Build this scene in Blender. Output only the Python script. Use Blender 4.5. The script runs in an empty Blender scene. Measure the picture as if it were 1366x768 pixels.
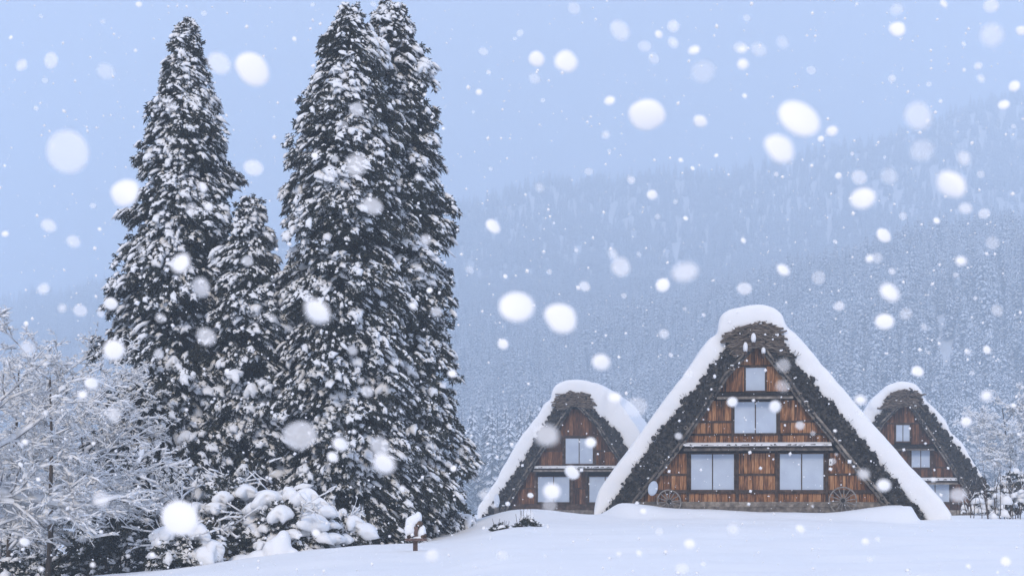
import bpy, bmesh, math, random
import numpy as np
from mathutils import Vector, Matrix

# ------------------------------------------------------------------ camera, sky, sun, exposure
FPX, HY = 1950.0, 645.0            # focal length in 1366-wide pixels, row of the horizon
CAMZ = 47 * 60 / FPX
sc = bpy.context.scene
col = sc.collection
cam_d = bpy.data.cameras.new('camera')
cam = bpy.data.objects.new('camera', cam_d)
col.objects.link(cam)
cam.location = (0, 0, CAMZ)
cam.rotation_euler = (math.radians(90), 0, 0)
cam_d.sensor_width = 36
cam_d.lens = FPX / 1366 * 36
cam_d.shift_y = (HY - 384) / 1366
cam_d.clip_start = 0.05
cam_d.clip_end = 6000
cam_d.dof.use_dof = True
cam_d.dof.focus_distance = 58
cam_d.dof.aperture_fstop = 8.5
sc.camera = cam

SUN_EL, SUN_AZ = 34.0, 14.0
w = bpy.data.worlds.new('World')
sc.world = w
w.use_nodes = True
nt = w.node_tree
nt.nodes.clear()
wo = nt.nodes.new('ShaderNodeOutputWorld')
bg = nt.nodes.new('ShaderNodeBackground')
sky = nt.nodes.new('ShaderNodeTexSky')
sky.sky_type = 'NISHITA'
sky.sun_disc = False
sky.sun_elevation = math.radians(SUN_EL)
sky.sun_rotation = math.radians(180 + SUN_AZ)
sky.air_density = 1.0
sky.dust_density = 1.5
sky.ozone_density = 2.0
mixw = nt.nodes.new('ShaderNodeMix')
mixw.data_type = 'RGBA'
mixw.inputs[0].default_value = 0.86
nt.links.new(sky.outputs[0], mixw.inputs[6])
mixw.inputs[7].default_value = (7.9, 8.8, 12.2, 1)      # even cover of snow cloud
nt.links.new(mixw.outputs[2], bg.inputs[0])
bg.inputs[1].default_value = 0.1
nt.links.new(bg.outputs[0], wo.inputs[0])

sun_d = bpy.data.lights.new('sun', 'SUN')
sun = bpy.data.objects.new('sun', sun_d)
col.objects.link(sun)
sun_d.energy = 2.5
sun_d.angle = math.radians(14)
sun_d.color = (1.0, 0.82, 0.60)
sun.location = (-20, -40, 60)
sun.rotation_euler = (math.radians(90 - SUN_EL), 0, math.radians(-SUN_AZ))

sc.view_settings.view_transform = 'Standard'
sc.view_settings.look = 'None'
sc.view_settings.gamma = 1
sc.view_settings.exposure = -0.1
sc.view_settings.use_curve_mapping = False
cy = sc.cycles
cy.use_denoising = True
cy.max_bounces = 10
cy.diffuse_bounces = 3
cy.glossy_bounces = 2
cy.transmission_bounces = 3
cy.transparent_max_bounces = 12
cy.volume_bounces = 8
cy.use_adaptive_sampling = True
cy.adaptive_threshold = 0.015
cy.sample_clamp_indirect = 6

R = random.Random(7)
NR = np.random.default_rng(11)
rad = math.radians

# ------------------------------------------------------------------ materials
def new_mat(name):
    m = bpy.data.materials.new(name)
    m.use_nodes = True
    n = m.node_tree
    b = n.nodes['Principled BSDF']
    return m, n, b

def ramp(n, stops):
    r = n.nodes.new('ShaderNodeValToRGB')
    e = r.color_ramp.elements
    while len(e) < len(stops):
        e.new(0.5)
    for el, (p, c) in zip(e, stops):
        el.position = p
        el.color = (*c, 1)
    return r

def noise_mat(name, stops, scale=4.0, detail=5, rough=0.85, stretch=(1, 1, 1), bump=0.0, bscale=None, rnd=0.0, spec=0.2):
    m, n, b = new_mat(name)
    tc = n.nodes.new('ShaderNodeTexCoord')
    mp = n.nodes.new('ShaderNodeMapping')
    mp.inputs['Scale'].default_value = stretch
    n.links.new(tc.outputs['Object'], mp.inputs['Vector'])
    nz = n.nodes.new('ShaderNodeTexNoise')
    nz.inputs['Scale'].default_value = scale
    nz.inputs['Detail'].default_value = detail
    n.links.new(mp.outputs[0], nz.inputs['Vector'])
    fac = nz.outputs['Fac']
    if rnd:
        oi = n.nodes.new('ShaderNodeObjectInfo')
        ma = n.nodes.new('ShaderNodeMath'); ma.operation = 'SUBTRACT'; ma.inputs[1].default_value = 0.5
        mb = n.nodes.new('ShaderNodeMath'); mb.operation = 'MULTIPLY_ADD'; mb.inputs[1].default_value = rnd
        n.links.new(oi.outputs['Random'], ma.inputs[0])
        n.links.new(ma.outputs[0], mb.inputs[0])
        n.links.new(fac, mb.inputs[2])
        fac = mb.outputs[0]
    r = ramp(n, stops)
    n.links.new(fac, r.inputs[0])
    n.links.new(r.outputs[0], b.inputs['Base Color'])
    b.inputs['Roughness'].default_value = rough
    b.inputs['Specular IOR Level'].default_value = spec
    if bump:
        n2 = n.nodes.new('ShaderNodeTexNoise')
        n2.inputs['Scale'].default_value = bscale or scale
        n2.inputs['Detail'].default_value = 6
        n.links.new(mp.outputs[0], n2.inputs['Vector'])
        bp = n.nodes.new('ShaderNodeBump')
        bp.inputs['Strength'].default_value = bump
        bp.inputs['Distance'].default_value = 0.05
        n.links.new(n2.outputs['Fac'], bp.inputs['Height'])
        n.links.new(bp.outputs[0], b.inputs['Normal'])
    return m

SNOWC = (0.83, 0.835, 0.84)
M = {}
M['snow'] = noise_mat('snow', [(0.3, (0.79, 0.81, 0.83)), (0.7, SNOWC)], 2.0, 4, 0.7, bump=0.25, bscale=5)
M['ground_snow'] = noise_mat('ground_snow', [(0.3, (0.79, 0.81, 0.83)), (0.7, SNOWC)], 0.35, 5, 0.7, bump=0.35, bscale=1.4)
M['needles'] = noise_mat('needles', [(0.3, (0.020, 0.024, 0.022)), (0.55, (0.045, 0.050, 0.040)), (0.75, (0.075, 0.066, 0.045))], 1.6, 6, 0.75)
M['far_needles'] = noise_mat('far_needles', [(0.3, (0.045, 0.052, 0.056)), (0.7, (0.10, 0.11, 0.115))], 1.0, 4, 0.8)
M['bark'] = noise_mat('bark', [(0.3, (0.035, 0.028, 0.022)), (0.7, (0.11, 0.085, 0.065))], 6, 6, 0.9, (4, 4, 0.6), 0.5, 14)
M['twig'] = noise_mat('twig', [(0.3, (0.04, 0.03, 0.025)), (0.7, (0.12, 0.09, 0.07))], 8, 4, 0.9)
M['frosted_twig'] = noise_mat('frosted_twig', [(0.35, (0.10, 0.09, 0.085)), (0.55, (0.34, 0.34, 0.35)), (0.7, (0.55, 0.56, 0.58))], 5, 4, 0.9)
M['thatch'] = noise_mat('thatch', [(0.3, (0.016, 0.016, 0.017)), (0.52, (0.042, 0.041, 0.040)), (0.74, (0.105, 0.095, 0.08))], 5, 8, 0.95, (1, 1, 1), 0.6, 18)
M['ridge_straw'] = noise_mat('ridge_straw', [(0.3, (0.05, 0.043, 0.037)), (0.52, (0.15, 0.122, 0.10)), (0.74, (0.30, 0.25, 0.20))], 7, 8, 0.95, (0.6, 1, 4), 0.6, 18)
M['plank'] = noise_mat('plank', [(0.20, (0.045, 0.028, 0.02)), (0.38, (0.15, 0.07, 0.034)), (0.55, (0.32, 0.15, 0.066)), (0.80, (0.50, 0.28, 0.14))], 3.2, 7, 0.8, (7, 7, 0.8), 0.35, 9, rnd=0.34)
M['dark_plank'] = noise_mat('dark_plank', [(0.22, (0.03, 0.019, 0.016)), (0.45, (0.085, 0.042, 0.025)), (0.65, (0.18, 0.082, 0.04)), (0.85, (0.30, 0.15, 0.075))], 3.2, 7, 0.85, (7, 7, 0.8), 0.35, 9, rnd=0.4)
M['beam'] = noise_mat('beam', [(0.3, (0.03, 0.021, 0.017)), (0.6, (0.085, 0.055, 0.04)), (0.8, (0.16, 0.11, 0.08))], 5, 7, 0.85, (1, 1, 1), 0.4, 14, rnd=0.2)
M['grey_wood'] = noise_mat('grey_wood', [(0.3, (0.07, 0.062, 0.056)), (0.6, (0.19, 0.165, 0.14)), (0.8, (0.33, 0.29, 0.245))], 5, 7, 0.9, (1, 1, 1), 0.4, 16, rnd=0.3)
M['weathered'] = noise_mat('weathered', [(0.3, (0.13, 0.12, 0.11)), (0.7, (0.30, 0.28, 0.26))], 9, 4, 0.9)
M['dark'] = noise_mat('dark', [(0.3, (0.012, 0.011, 0.011)), (0.7, (0.03, 0.026, 0.024))], 4, 4, 0.95)
M['paper'] = noise_mat('paper', [(0.35, (0.42, 0.49, 0.60)), (0.65, (0.50, 0.58, 0.68))], 1.2, 4, 0.35, spec=0.5)
M['white_paint'] = noise_mat('white_paint', [(0.3, (0.62, 0.62, 0.60)), (0.7, (0.74, 0.74, 0.73))], 4, 4, 0.6)
M['red_wood'] = noise_mat('red_wood', [(0.3, (0.085, 0.058, 0.052)), (0.7, (0.19, 0.13, 0.115))], 9, 5, 0.85, (1, 1, 0.4), 0.3, 20)
M['straw_stem'] = noise_mat('straw_stem', [(0.3, (0.10, 0.08, 0.06)), (0.7, (0.22, 0.18, 0.13))], 9, 4, 0.9)

def flake_mat():
    m, n, b = new_mat('snowflake')
    b.inputs['Base Color'].default_value = (0.97, 0.97, 0.97, 1)
    b.inputs['Roughness'].default_value = 0.6
    tr = n.nodes.new('ShaderNodeBsdfTranslucent')
    tr.inputs[0].default_value = (0.95, 0.95, 0.95, 1)
    mx = n.nodes.new('ShaderNodeMixShader')
    mx.inputs[0].default_value = 0.12
    n.links.new(b.outputs[0], mx.inputs[1])
    n.links.new(tr.outputs[0], mx.inputs[2])
    n.links.new(mx.outputs[0], n.nodes['Material Output'].inputs[0])
    return m
M['flake'] = flake_mat()
def blur_flake(name, clear):                       # see-through stands in for the faint blur disc of a flash-lit flake
    m = flake_mat(); m.name = name; n = m.node_tree
    out = n.nodes['Material Output']; sh = out.inputs[0].links[0].from_socket
    tp = n.nodes.new('ShaderNodeBsdfTransparent'); mx = n.nodes.new('ShaderNodeMixShader'); mx.inputs[0].default_value = clear
    n.links.new(sh, mx.inputs[1]); n.links.new(tp.outputs[0], mx.inputs[2]); n.links.new(mx.outputs[0], out.inputs[0])
    return m
M['flake_blur'] = blur_flake('blurred_snowflake', 0.64)
M['flake_faint_blur'] = blur_flake('faint_blurred_snowflake', 0.80)

# ------------------------------------------------------------------ helpers
def P(px, py, Y):
    return Vector(((px - 683) * Y / FPX, Y, CAMZ + (HY - py) * Y / FPX))

def mesh_np(name, V, F, mats=None, midx=None, smooth=False):
    V = np.ascontiguousarray(V, dtype=np.float32).reshape(-1, 3)
    F = np.ascontiguousarray(F, dtype=np.int32)
    me = bpy.data.meshes.new(name)
    k = F.shape[1]
    me.vertices.add(len(V)); me.vertices.foreach_set('co', V.ravel())
    me.loops.add(F.size); me.loops.foreach_set('vertex_index', F.ravel())
    me.polygons.add(len(F)); me.polygons.foreach_set('loop_start', np.arange(0, F.size, k, dtype=np.int32))
    for m in mats or []:
        me.materials.append(m)
    if midx is not None:
        me.polygons.foreach_set('material_index', np.asarray(midx, dtype=np.int32))
    me.polygons.foreach_set('use_smooth', np.full(len(F), smooth, dtype=bool))
    me.update(calc_edges=True)
    me.validate()
    return me

def link(name, me, parent=None, mat=None):
    o = bpy.data.objects.new(name, me)
    col.objects.link(o)
    if parent is not None:
        o.parent = parent
    if mat is not None and me is not None and not me.materials:
        me.materials.append(mat)
    return o

def tag(o, label=None, cat=None, group=None, kind=None):
    if label: o['label'] = label
    if cat: o['category'] = cat
    if group: o['group'] = group
    if kind: o['kind'] = kind
    return o

def thing(name, label, cat, loc=(0, 0, 0), rz=0.0, group=None):
    o = bpy.data.objects.new(name, None)
    col.objects.link(o)
    o.location = loc
    o.rotation_euler = (0, 0, rz)
    o.empty_display_size = 0.3
    return tag(o, label, cat, group)

class MB:
    """collects quads/tris and links them as one mesh"""
    def __init__(s): s.v = []; s.f = []
    def add(s, vs, fs):
        b = len(s.v); s.v += [tuple(v) for v in vs]; s.f += [tuple(i + b for i in f) for f in fs]
    def box(s, x0, x1, y0, y1, z0, z1):
        s.hexa([(x0, y0, z0), (x1, y0, z0), (x1, y1, z0), (x0, y1, z0), (x0, y0, z1), (x1, y0, z1), (x1, y1, z1), (x0, y1, z1)])
    def hexa(s, c):
        s.add(c, [(3, 2, 1, 0), (4, 5, 6, 7), (0, 1, 5, 4), (1, 2, 6, 5), (2, 3, 7, 6), (3, 0, 4, 7)])
    def tube(s, p0, p1, r0, r1=None, n=8, caps=True):
        r1 = r0 if r1 is None else r1
        p0, p1 = Vector(p0), Vector(p1)
        d = (p1 - p0).normalized()
        a = d.orthogonal().normalized(); b = d.cross(a)
        vs = []
        for p, r in ((p0, r0), (p1, r1)):
            for i in range(n):
                t = 2 * math.pi * i / n
                vs.append(p + (a * math.cos(t) + b * math.sin(t)) * r)
        fs = [(i, (i + 1) % n, n + (i + 1) % n, n + i) for i in range(n)]
        if caps: fs += [tuple(range(n - 1, -1, -1)), tuple(range(n, 2 * n))]
        s.add(vs, fs)
    def blob(s, c, rx, ry, rz, jit=0.12, nu=10, nv=6, rnd=R):
        vs = [(c[0], c[1], c[2] + rz)]
        for j in range(1, nv):
            t = math.pi * j / nv
            for i in range(nu):
                p = 2 * math.pi * i / nu
                k = 1 + rnd.uniform(-jit, jit)
                vs.append((c[0] + rx * k * math.sin(t) * math.cos(p), c[1] + ry * k * math.sin(t) * math.sin(p), c[2] + rz * k * math.cos(t)))
        vs.append((c[0], c[1], c[2] - rz))
        fs = [(0, 1 + i, 1 + (i + 1) % nu) for i in range(nu)]
        for j in range(nv - 2):
            for i in range(nu):
                a = 1 + j * nu + i; b = 1 + j * nu + (i + 1) % nu
                fs.append((a, a + nu, b + nu, b))
        l = len(vs) - 1; b0 = 1 + (nv - 2) * nu
        fs += [(l, b0 + (i + 1) % nu, b0 + i) for i in range(nu)]
        s.add(vs, fs)
    def build(s, name, mat, parent=None, smooth=False, bevel=0.0):
        me = bpy.data.meshes.new(name)
        me.from_pydata(s.v, [], s.f)
        me.materials.append(mat)
        if smooth: me.polygons.foreach_set('use_smooth', [True] * len(me.polygons))
        me.update()
        o = link(name, me, parent)
        if bevel:
            b = o.modifiers.new('bevel', 'BEVEL'); b.width = bevel; b.segments = 2
        return o

# ------------------------------------------------------------------ terrain
HX, HYD, HROT = 10.06, 60.0, -math.atan2(10.06, 60.0) + rad(1.5)   # main house: front centre and turn
def sst(a, b, x):
    t = np.clip((x - a) / (b - a), 0, 1)
    return t * t * (3 - 2 * t)

def wav(x, y, seed, n=6, s0=1.0):
    g = np.random.default_rng(seed)
    z = np.zeros_like(x, dtype=float)
    for i in range(n):
        k = s0 * 1.7 ** i
        a = g.uniform(0, 6.283)
        z += np.sin((x * math.cos(a) + y * math.sin(a)) * k + g.uniform(0, 6.283)) / 1.55 ** i
    return z

def ground_z(x, y):
    x = np.asarray(x, dtype=float); y = np.asarray(y, dtype=float)
    z = -0.32 * sst(0.2, -2.2, x) - 0.11 * np.maximum(0, -x - 4.3)
    z = np.maximum(z, -4.0)
    z = z - 1.5 * sst(43, 53, y) * sst(-0.8, -8.5, x) * (1 - sst(58, 78, y) * 0.6)
    z = z - 0.5 * sst(63, 78, y) - 6.0 * sst(104, 210, y)
    # bank of shovelled snow before the main house
    dx, dy = x - HX, y - HYD
    lx = dx * math.cos(HROT) + dy * math.sin(HROT)
    ly = -dx * math.sin(HROT) + dy * math.cos(HROT)
    top = 0.27 + 0.30 * sst(2.5, 5.6, lx) + 0.22 * sst(-3.2, -5.3, lx)
    z = z + top * sst(-6.25, -5.2, lx + 0.15 * np.sin(ly * 2)) * sst(6.15, 5.75, lx) * sst(-4.6, -2.7, ly + 0.25 * np.sin(lx * 1.1)) * sst(7.5, 2.0, ly)
    z = z + 0.10 * sst(-7.5, -5.5, ly) * sst(9, 5, np.abs(lx)) * sst(2, -2, ly)
    # heap before the left house
    z = z + 0.38 * np.exp(-((x - 0.5) / 2.3) ** 2 - ((y - 57) / 3.2) ** 2)
    z = z + 0.30 * np.exp(-((x + 3.3) / 2.0) ** 2 - ((y - 61) / 3.0) ** 2)
    amp = sst(4, 14, y) * sst(160, 90, y)
    z = z + (0.055 * wav(x, y, 3, 6, 0.22) + 0.022 * wav(x, y * 1.8, 13, 5, 0.8)) * amp
    # mountain side
    e = 367 + 0.2 * x + 10 * wav(x, y * 0.3, 5, 6, 0.0045)
    t = np.clip((y - 390 + 30 * np.sin(x * 0.013 + 1)) / 1510, 0, 1.0)
    mt = e * (0.16 * t + 0.84 * t ** 2) + 4.5 * wav(x, y, 9, 5, 0.008) * sst(0, 0.12, t)
    mt = mt + 100 * sst(10, 340, x + 12 * np.sin(y * 0.02)) * sst(400, 820, y) * (1 - sst(900, 1500, y))
    mt = mt * (1 - 0.35 * sst(1930, 2300, y))
    return z + np.maximum(mt, 0)

def axis(breaks):
    out = []
    for a, b, st in breaks:
        out += list(np.arange(a, b, st))
    out.append(breaks[-1][1])
    return np.array(out)

gx = axis([(-1650, -300, 45), (-300, -40, 8), (-40, -14, 1.0), (-14, 20, 0.2), (20, 40, 1.0), (40, 300, 8), (300, 1650, 45)])
gy = axis([(-320, -20, 30), (-20, 16, 3), (16, 40, 0.4), (40, 66, 0.2), (66, 110, 1.0), (110, 400, 9), (400, 2680, 30)])
XX, YY = np.meshgrid(gx, gy)
ZZ = ground_z(XX, YY)
nx, ny = len(gx), len(gy)
ii = np.arange(nx * ny).reshape(ny, nx)
F = np.stack([ii[:-1, :-1], ii[:-1, 1:], ii[1:, 1:], ii[1:, :-1]], -1).reshape(-1, 4)
ground = link('ground', mesh_np('ground', np.stack([XX, YY, ZZ], -1), F, [M['ground_snow']], smooth=True))
tag(ground, 'smooth deep snow covering the field and the mountain slope', None, None, 'structure')
def gz(x, y): return float(ground_z(x, y))

# ------------------------------------------------------------------ houses
def resample(pts, step):
    out = []
    n = len(pts)
    for i in range(n):
        a = np.array(pts[i], float); b = np.array(pts[(i + 1) % n], float)
        k = max(1, int(np.linalg.norm(b - a) / step))
        for j in range(k):
            out.append(tuple(a + (b - a) * j / k))
    return out

def extrude_poly(bm, pts, y0, y1):
    vs0 = [bm.verts.new((x, y0, z)) for x, z in pts]
    vs1 = [bm.verts.new((x, y1, z)) for x, z in pts]
    n = len(pts)
    bm.faces.new(vs0); bm.faces.new(vs1[::-1])
    for i in range(n):
        bm.faces.new((vs0[i], vs1[i], vs1[(i + 1) % n], vs0[(i + 1) % n]))

def inside(poly, x, z):
    c = False
    n = len(poly); j = n - 1
    for i in range(n):
        xi, zi = poly[i]; xj, zj = poly[j]
        if (zi > z) != (zj > z) and x < (xj - xi) * (z - zi) / (zj - zi) + xi: c = not c
        j = i
    return c

def ico(sub=0):
    bm = bmesh.new(); bmesh.ops.create_icosphere(bm, subdivisions=sub + 1, radius=1)
    V = np.array([v.co for v in bm.verts]); F = np.array([[v.index for v in f.verts] for f in bm.faces])
    bm.free(); return V, F
ICO0, ICO1 = ico(0), ico(2)

def scatter_mesh(T, mats3, pos):
    """place copies of template (V,F) by 3x3 matrices and offsets"""
    V, Fc = T
    n = len(pos)
    VV = np.einsum('nij,vj->nvi', mats3, V) + np.asarray(pos)[:, None, :]
    FF = Fc[None] + (np.arange(n) * len(V))[:, None, None]
    return VV.reshape(-1, 3), FF.reshape(-1, Fc.shape[1])

def joinVF(parts):
    vs, fs, b = [], [], 0
    for V, Fc in parts:
        vs.append(V); fs.append(Fc + b); b += len(V)
    return np.concatenate(vs), np.concatenate(fs)

def rand_rot(n, g):
    q = g.normal(size=(n, 4)); q /= np.linalg.norm(q, axis=1)[:, None]
    w_, x, y, z = q.T
    return np.stack([np.stack([1 - 2 * (y * y + z * z), 2 * (x * y - z * w_), 2 * (x * z + y * w_)], -1),
                     np.stack([2 * (x * y + z * w_), 1 - 2 * (x * x + z * z), 2 * (y * z - x * w_)], -1),
                     np.stack([2 * (x * z - y * w_), 2 * (y * z + x * w_), 1 - 2 * (x * x + y * y)], -1)], 1)

def house(c, label):
    Y = c['Y']; s = Y / FPX; cx, base = c['cx'], c['base']
    L = lambda p: ((p[0] - cx) * s, (base - p[1]) * s)
    loc = P(cx, base, Y)
    rz = -math.atan2(loc.x, loc.y) + rad(c['yaw'])
    root = thing('thatched_farmhouse', label, 'farmhouse', loc, rz, 'steep thatched farmhouses in the snow')
    D = c['depth']; g = np.random.default_rng(c['seed']); rnd = random.Random(c['seed'])
    oL, oR = [L(p) for p in c['outL']], [L(p) for p in c['outR']]          # outer thatch line, foot to ridge
    nw = c.get('thin', 6)
    iL, iR = [L((p[0] - nw * (k < len(c['inL']) - 1), p[1] - nw * (k == len(c['inL']) - 1))) for k, p in enumerate(c['inL'])], [L((p[0] + nw * (k < len(c['inR']) - 1), p[1] - nw * (k == len(c['inR']) - 1))) for k, p in enumerate(c['inR'])]            # inner thatch line, foot to apex
    ridge = [L(p) for p in c['ridge']]
    WY = c.get('wall_y', 0.45)
    # --- thatch: one slab on each side, the ridge roll on top
    for side, (o, i) in enumerate(((oL, iL), (oR, iR))):
        bm = bmesh.new()
        poly = resample(o + i[::-1], 0.5)
        if side: poly = poly[::-1]
        extrude_poly(bm, poly, 0.06, D)
        me = bpy.data.meshes.new('thatch_slope'); bm.to_mesh(me); bm.free()
        link('thatch_slope', me, root, M['thatch'])
    bm = bmesh.new()
    extrude_poly(bm, resample(ridge, 0.2), -0.02, D - 0.2)
    for v in bm.verts:
        v.co.y += rnd.uniform(-0.06, 0.06) if v.co.y < 1 else 0
        v.co.x += rnd.uniform(-0.03, 0.03); v.co.z += rnd.uniform(-0.03, 0.03)
    me = bpy.data.meshes.new('ridge_roll'); bm.to_mesh(me); bm.free()
    rr = link('ridge_roll', me, root, M['ridge_straw'])
    # ragged ends of reed on the front of the slabs
    parts = []
    pos, rots = [], []
    for o, i in ((oL, iL), (oR, iR)):
        poly = o + i[::-1]
        xs = [p[0] for p in poly]; zs = [p[1] for p in poly]
        area = (max(xs) - min(xs)) * (max(zs) - min(zs))
        n = 0; want = int(c['reeds'])
        while n < want:
            x, z = rnd.uniform(min(xs), max(xs)), rnd.uniform(min(zs), max(zs))
            if inside(poly, x, z):
                pos.append((x, rnd.uniform(-0.02, 0.10), z)); n += 1
    pos = np.array(pos)
    n = len(pos)
    sc_ = g.uniform(0.035, 0.10, n)[:, None] * g.uniform(0.6, 1.5, (n, 3)) * c.get('rs', 1.0)
    m3 = rand_rot(n, g) * sc_[:, None, :]
    parts.append(scatter_mesh(ICO0, m3, pos))
    # tufts standing out of the outer edge, over the snow
    pos, dirs = [], []
    for o, sg in ((oL, -1), (oR, 1)):
        for a, b in zip(o[:-1], o[1:]):
            ln = math.hypot(b[0] - a[0], b[1] - a[1])
            nx_, nz_ = sg * abs(b[1] - a[1]) / ln, abs(b[0] - a[0]) / ln
            for k in range(int(ln * 17)):
                t = rnd.random()
                amp = 0.5 + 0.5 * math.sin(t * ln * 5.1 + a[0] * 7) * math.sin(t * ln * 2.3 + a[1])
                h = rnd.uniform(-0.10, 0.02 + 0.16 * amp) * c.get('rs', 1)
                pos.append((a[0] + (b[0] - a[0]) * t + nx_ * h, rnd.uniform(-0.08, 0.22), a[1] + (b[1] - a[1]) * t + nz_ * h))
    pos = np.array(pos); n = len(pos)
    sc_ = g.uniform(0.045, 0.115, n)[:, None] * g.uniform(0.55, 1.5, (n, 3)) * c.get('rs', 1.0)
    parts.append(scatter_mesh(ICO0, rand_rot(n, g) * sc_[:, None, :], pos))
    # loose reed stalks
    k = int(c['reeds'] * 1.6)
    idx = g.integers(0, n, k // 3)
    T = (np.array([(-0.5, 0, 0), (0.5, 0, 0), (0.25, 0.1, 1), (-0.25, -0.1, 1)]), np.array([[0, 1, 2], [0, 2, 3]]))
    m3 = rand_rot(len(idx), g) * np.stack([g.uniform(0.012, 0.03, len(idx)), np.full(len(idx), 0.1), g.uniform(0.1, 0.3, len(idx))], -1)[:, None, :]
    parts.append(scatter_mesh(T, m3, pos[idx]))
    V, Fc = joinVF(parts)
    o = link('reed_ends', mesh_np('reed_ends', V, Fc, [M['thatch']]), root); o['kind'] = 'stuff'
    # straw layers lying across the ridge roll
    mb = MB()
    rx = [p[0] for p in ridge]; rzz = [p[1] for p in ridge]
    for k in range(c.get('ridge_straws', 260)):
        for _ in range(30):
            x, z = rnd.uniform(min(rx), max(rx)), rnd.uniform(min(rzz), max(rzz))
            if inside(ridge, x, z): break
        ln = rnd.uniform(0.18, 0.75) * c.get('rs', 1); a = rnd.gauss(0, 0.25) + (0.5 if x < 0 else -0.4) * rnd.random()
        d = Vector((math.cos(a), rnd.uniform(-0.3, 0.1), math.sin(a))) * ln * 0.5
        p = Vector((x, rnd.uniform(-0.16, -0.02), z))
        mb.tube(p - d, p + d, rnd.uniform(0.015, 0.06), rnd.uniform(0.012, 0.045), 5)
    o = mb.build('ridge_straw', M['ridge_straw'], rr); o['kind'] = 'stuff'
    # --- snow on the roof
    bm = bmesh.new()
    for poly, y0 in c['snow']:
        pts = [L(p) for p in poly]
        extrude_poly(bm, pts, y0, D + 0.1)
    bmesh.ops.recalc_face_normals(bm, faces=bm.faces)
    me = bpy.data.meshes.new('roof_snow'); bm.to_mesh(me); bm.free()
    me.polygons.foreach_set('use_smooth', [True] * len(me.polygons))
    o = link('roof_snow', me, root, M['snow'])
    m = o.modifiers.new('r', 'REMESH'); m.mode = 'VOXEL'; m.voxel_size = c.get('vox', 0.12); m.use_smooth_shade = True
    m = o.modifiers.new('s', 'SMOOTH'); m.iterations = 9; m.factor = 0.6
    for nm, sz, st in (('a', 1.4, 0.14), ('b', 0.5, 0.02)):
        tx = bpy.data.textures.new('snow_' + nm, 'CLOUDS'); tx.noise_scale = sz
        m = o.modifiers.new(nm, 'DISPLACE'); m.texture = tx; m.strength = st; m.mid_level = 0.5; m.texture_coords = 'LOCAL'
    # --- gable wall
    apx = (iL[-1][0] + iR[-1][0]) / 2, (iL[-1][1] + iR[-1][1]) / 2
    mb = MB()
    fl = [(x - 0.12, z) for x, z in iL] + [(x + 0.12, z) for x, z in iR[::-1]]
    n = len(fl)
    vs = [(x, WY + 0.06, z) for x, z in fl] + [(x, WY + 0.16, z) for x, z in fl]
    mb.add(vs, [tuple(range(n))[::-1], tuple(range(n, 2 * n))] + [(i, (i + 1) % n, n + (i + 1) % n, n + i) for i in range(n)])
    wall = mb.build('gable_wall', M['dark'], root)
    mb = MB(); mb.add([(x, D - 0.4, z) for x, z in fl] + [(x, D - 0.3, z) for x, z in fl], [tuple(range(n))[::-1], tuple(range(n, 2 * n))] + [(i, (i + 1) % n, n + (i + 1) % n, n + i) for i in range(n)])
    mb.build('rear_wall', M['beam'], root)
    def bound(side, py):                      # x of the inner thatch line at a row (local metres)
        z = (base - py) * s
        pl = iL if side < 0 else iR
        if z <= pl[0][1]: return pl[0][0]
        for a, b in zip(pl[:-1], pl[1:]):
            if a[1] <= z <= b[1]:
                return a[0] + (b[0] - a[0]) * (z - a[1]) / (b[1] - a[1] + 1e-9)
        return pl[-1][0]
    def ztop(x):                              # height of the inner thatch line over x
        pl = iL if x < apx[0] else iR
        best = apx[1]
        for a, b in zip(pl[:-1], pl[1:]):
            if min(a[0], b[0]) <= x <= max(a[0], b[0]):
                best = a[1] + (b[1] - a[1]) * (x - a[0]) / (b[0] - a[0] + 1e-9)
        return best
    wins = c['windows']
    pm = M[c.get('plank', 'plank')]
    for (r0, r1) in c['rows']:
        x = bound(-1, r1) - 0.05; xe = bound(1, r1) + 0.05
        while x < xe - 0.04:
            wd = rnd.uniform(0.12, 0.21) * c.get('pw', 1)
            x1 = min(x + wd, xe)
            px0, px1 = cx + x / s, cx + x1 / s
            hit = [w_ for w_ in wins if px1 > w_[0] - 2 and px0 < w_[1] + 2 and r1 > w_[2] and r0 < w_[3]]
            if hit:
                if px0 < hit[0][0] - 3: x1 = (hit[0][0] - 2 - cx) * s
                else:
                    x = (hit[0][1] + 2 - cx) * s + 0.001; continue
            zt = (base - r0) * s; zb = (base - r1) * s
            za, zc = min(zt, ztop(x + 0.02) + 0.15), min(zt, ztop(x1 - 0.02) + 0.15)
            if max(za, zc) > zb + 0.05 and x1 - x > 0.03:
                za, zc = max(za, zb + 0.02), max(zc, zb + 0.02)
                y0 = WY - rnd.uniform(0, 0.035); lean = rnd.uniform(-0.012, 0.012)
                mb = MB()
                a, b = x + 0.008, x1 - 0.008
                mb.hexa([(a, y0, zb), (b, y0, zb), (b, WY + 0.05, zb), (a, WY + 0.05, zb), (a, y0 + lean, za), (b, y0 + lean, zc), (b, WY + 0.05, zc), (a, WY + 0.05, za)])
                mb.build('plank', pm, root)
            x = x1
    for (x0, x1, y0, y1, pr) in c['beams']:      # timbers, in pixels of the front
        if x0 is None: x0 = cx + bound(-1, y1) / s - 3
        if x1 is None: x1 = cx + bound(1, y1) / s + 3
        spans = [(x0, x1)]
        if x1 - x0 > y1 - y0:
            for w_ in wins:
                if y1 > w_[2] - 1 and y0 < w_[3]:
                    nxt = []
                    for p_, q_ in spans:
                        if q_ <= w_[0] or p_ >= w_[1]: nxt.append((p_, q_)); continue
                        if w_[0] - 2 - p_ > 1: nxt.append((p_, w_[0] - 2))
                        if q_ - w_[1] - 2 > 1: nxt.append((w_[1] + 2, q_))
                    spans = nxt
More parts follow.
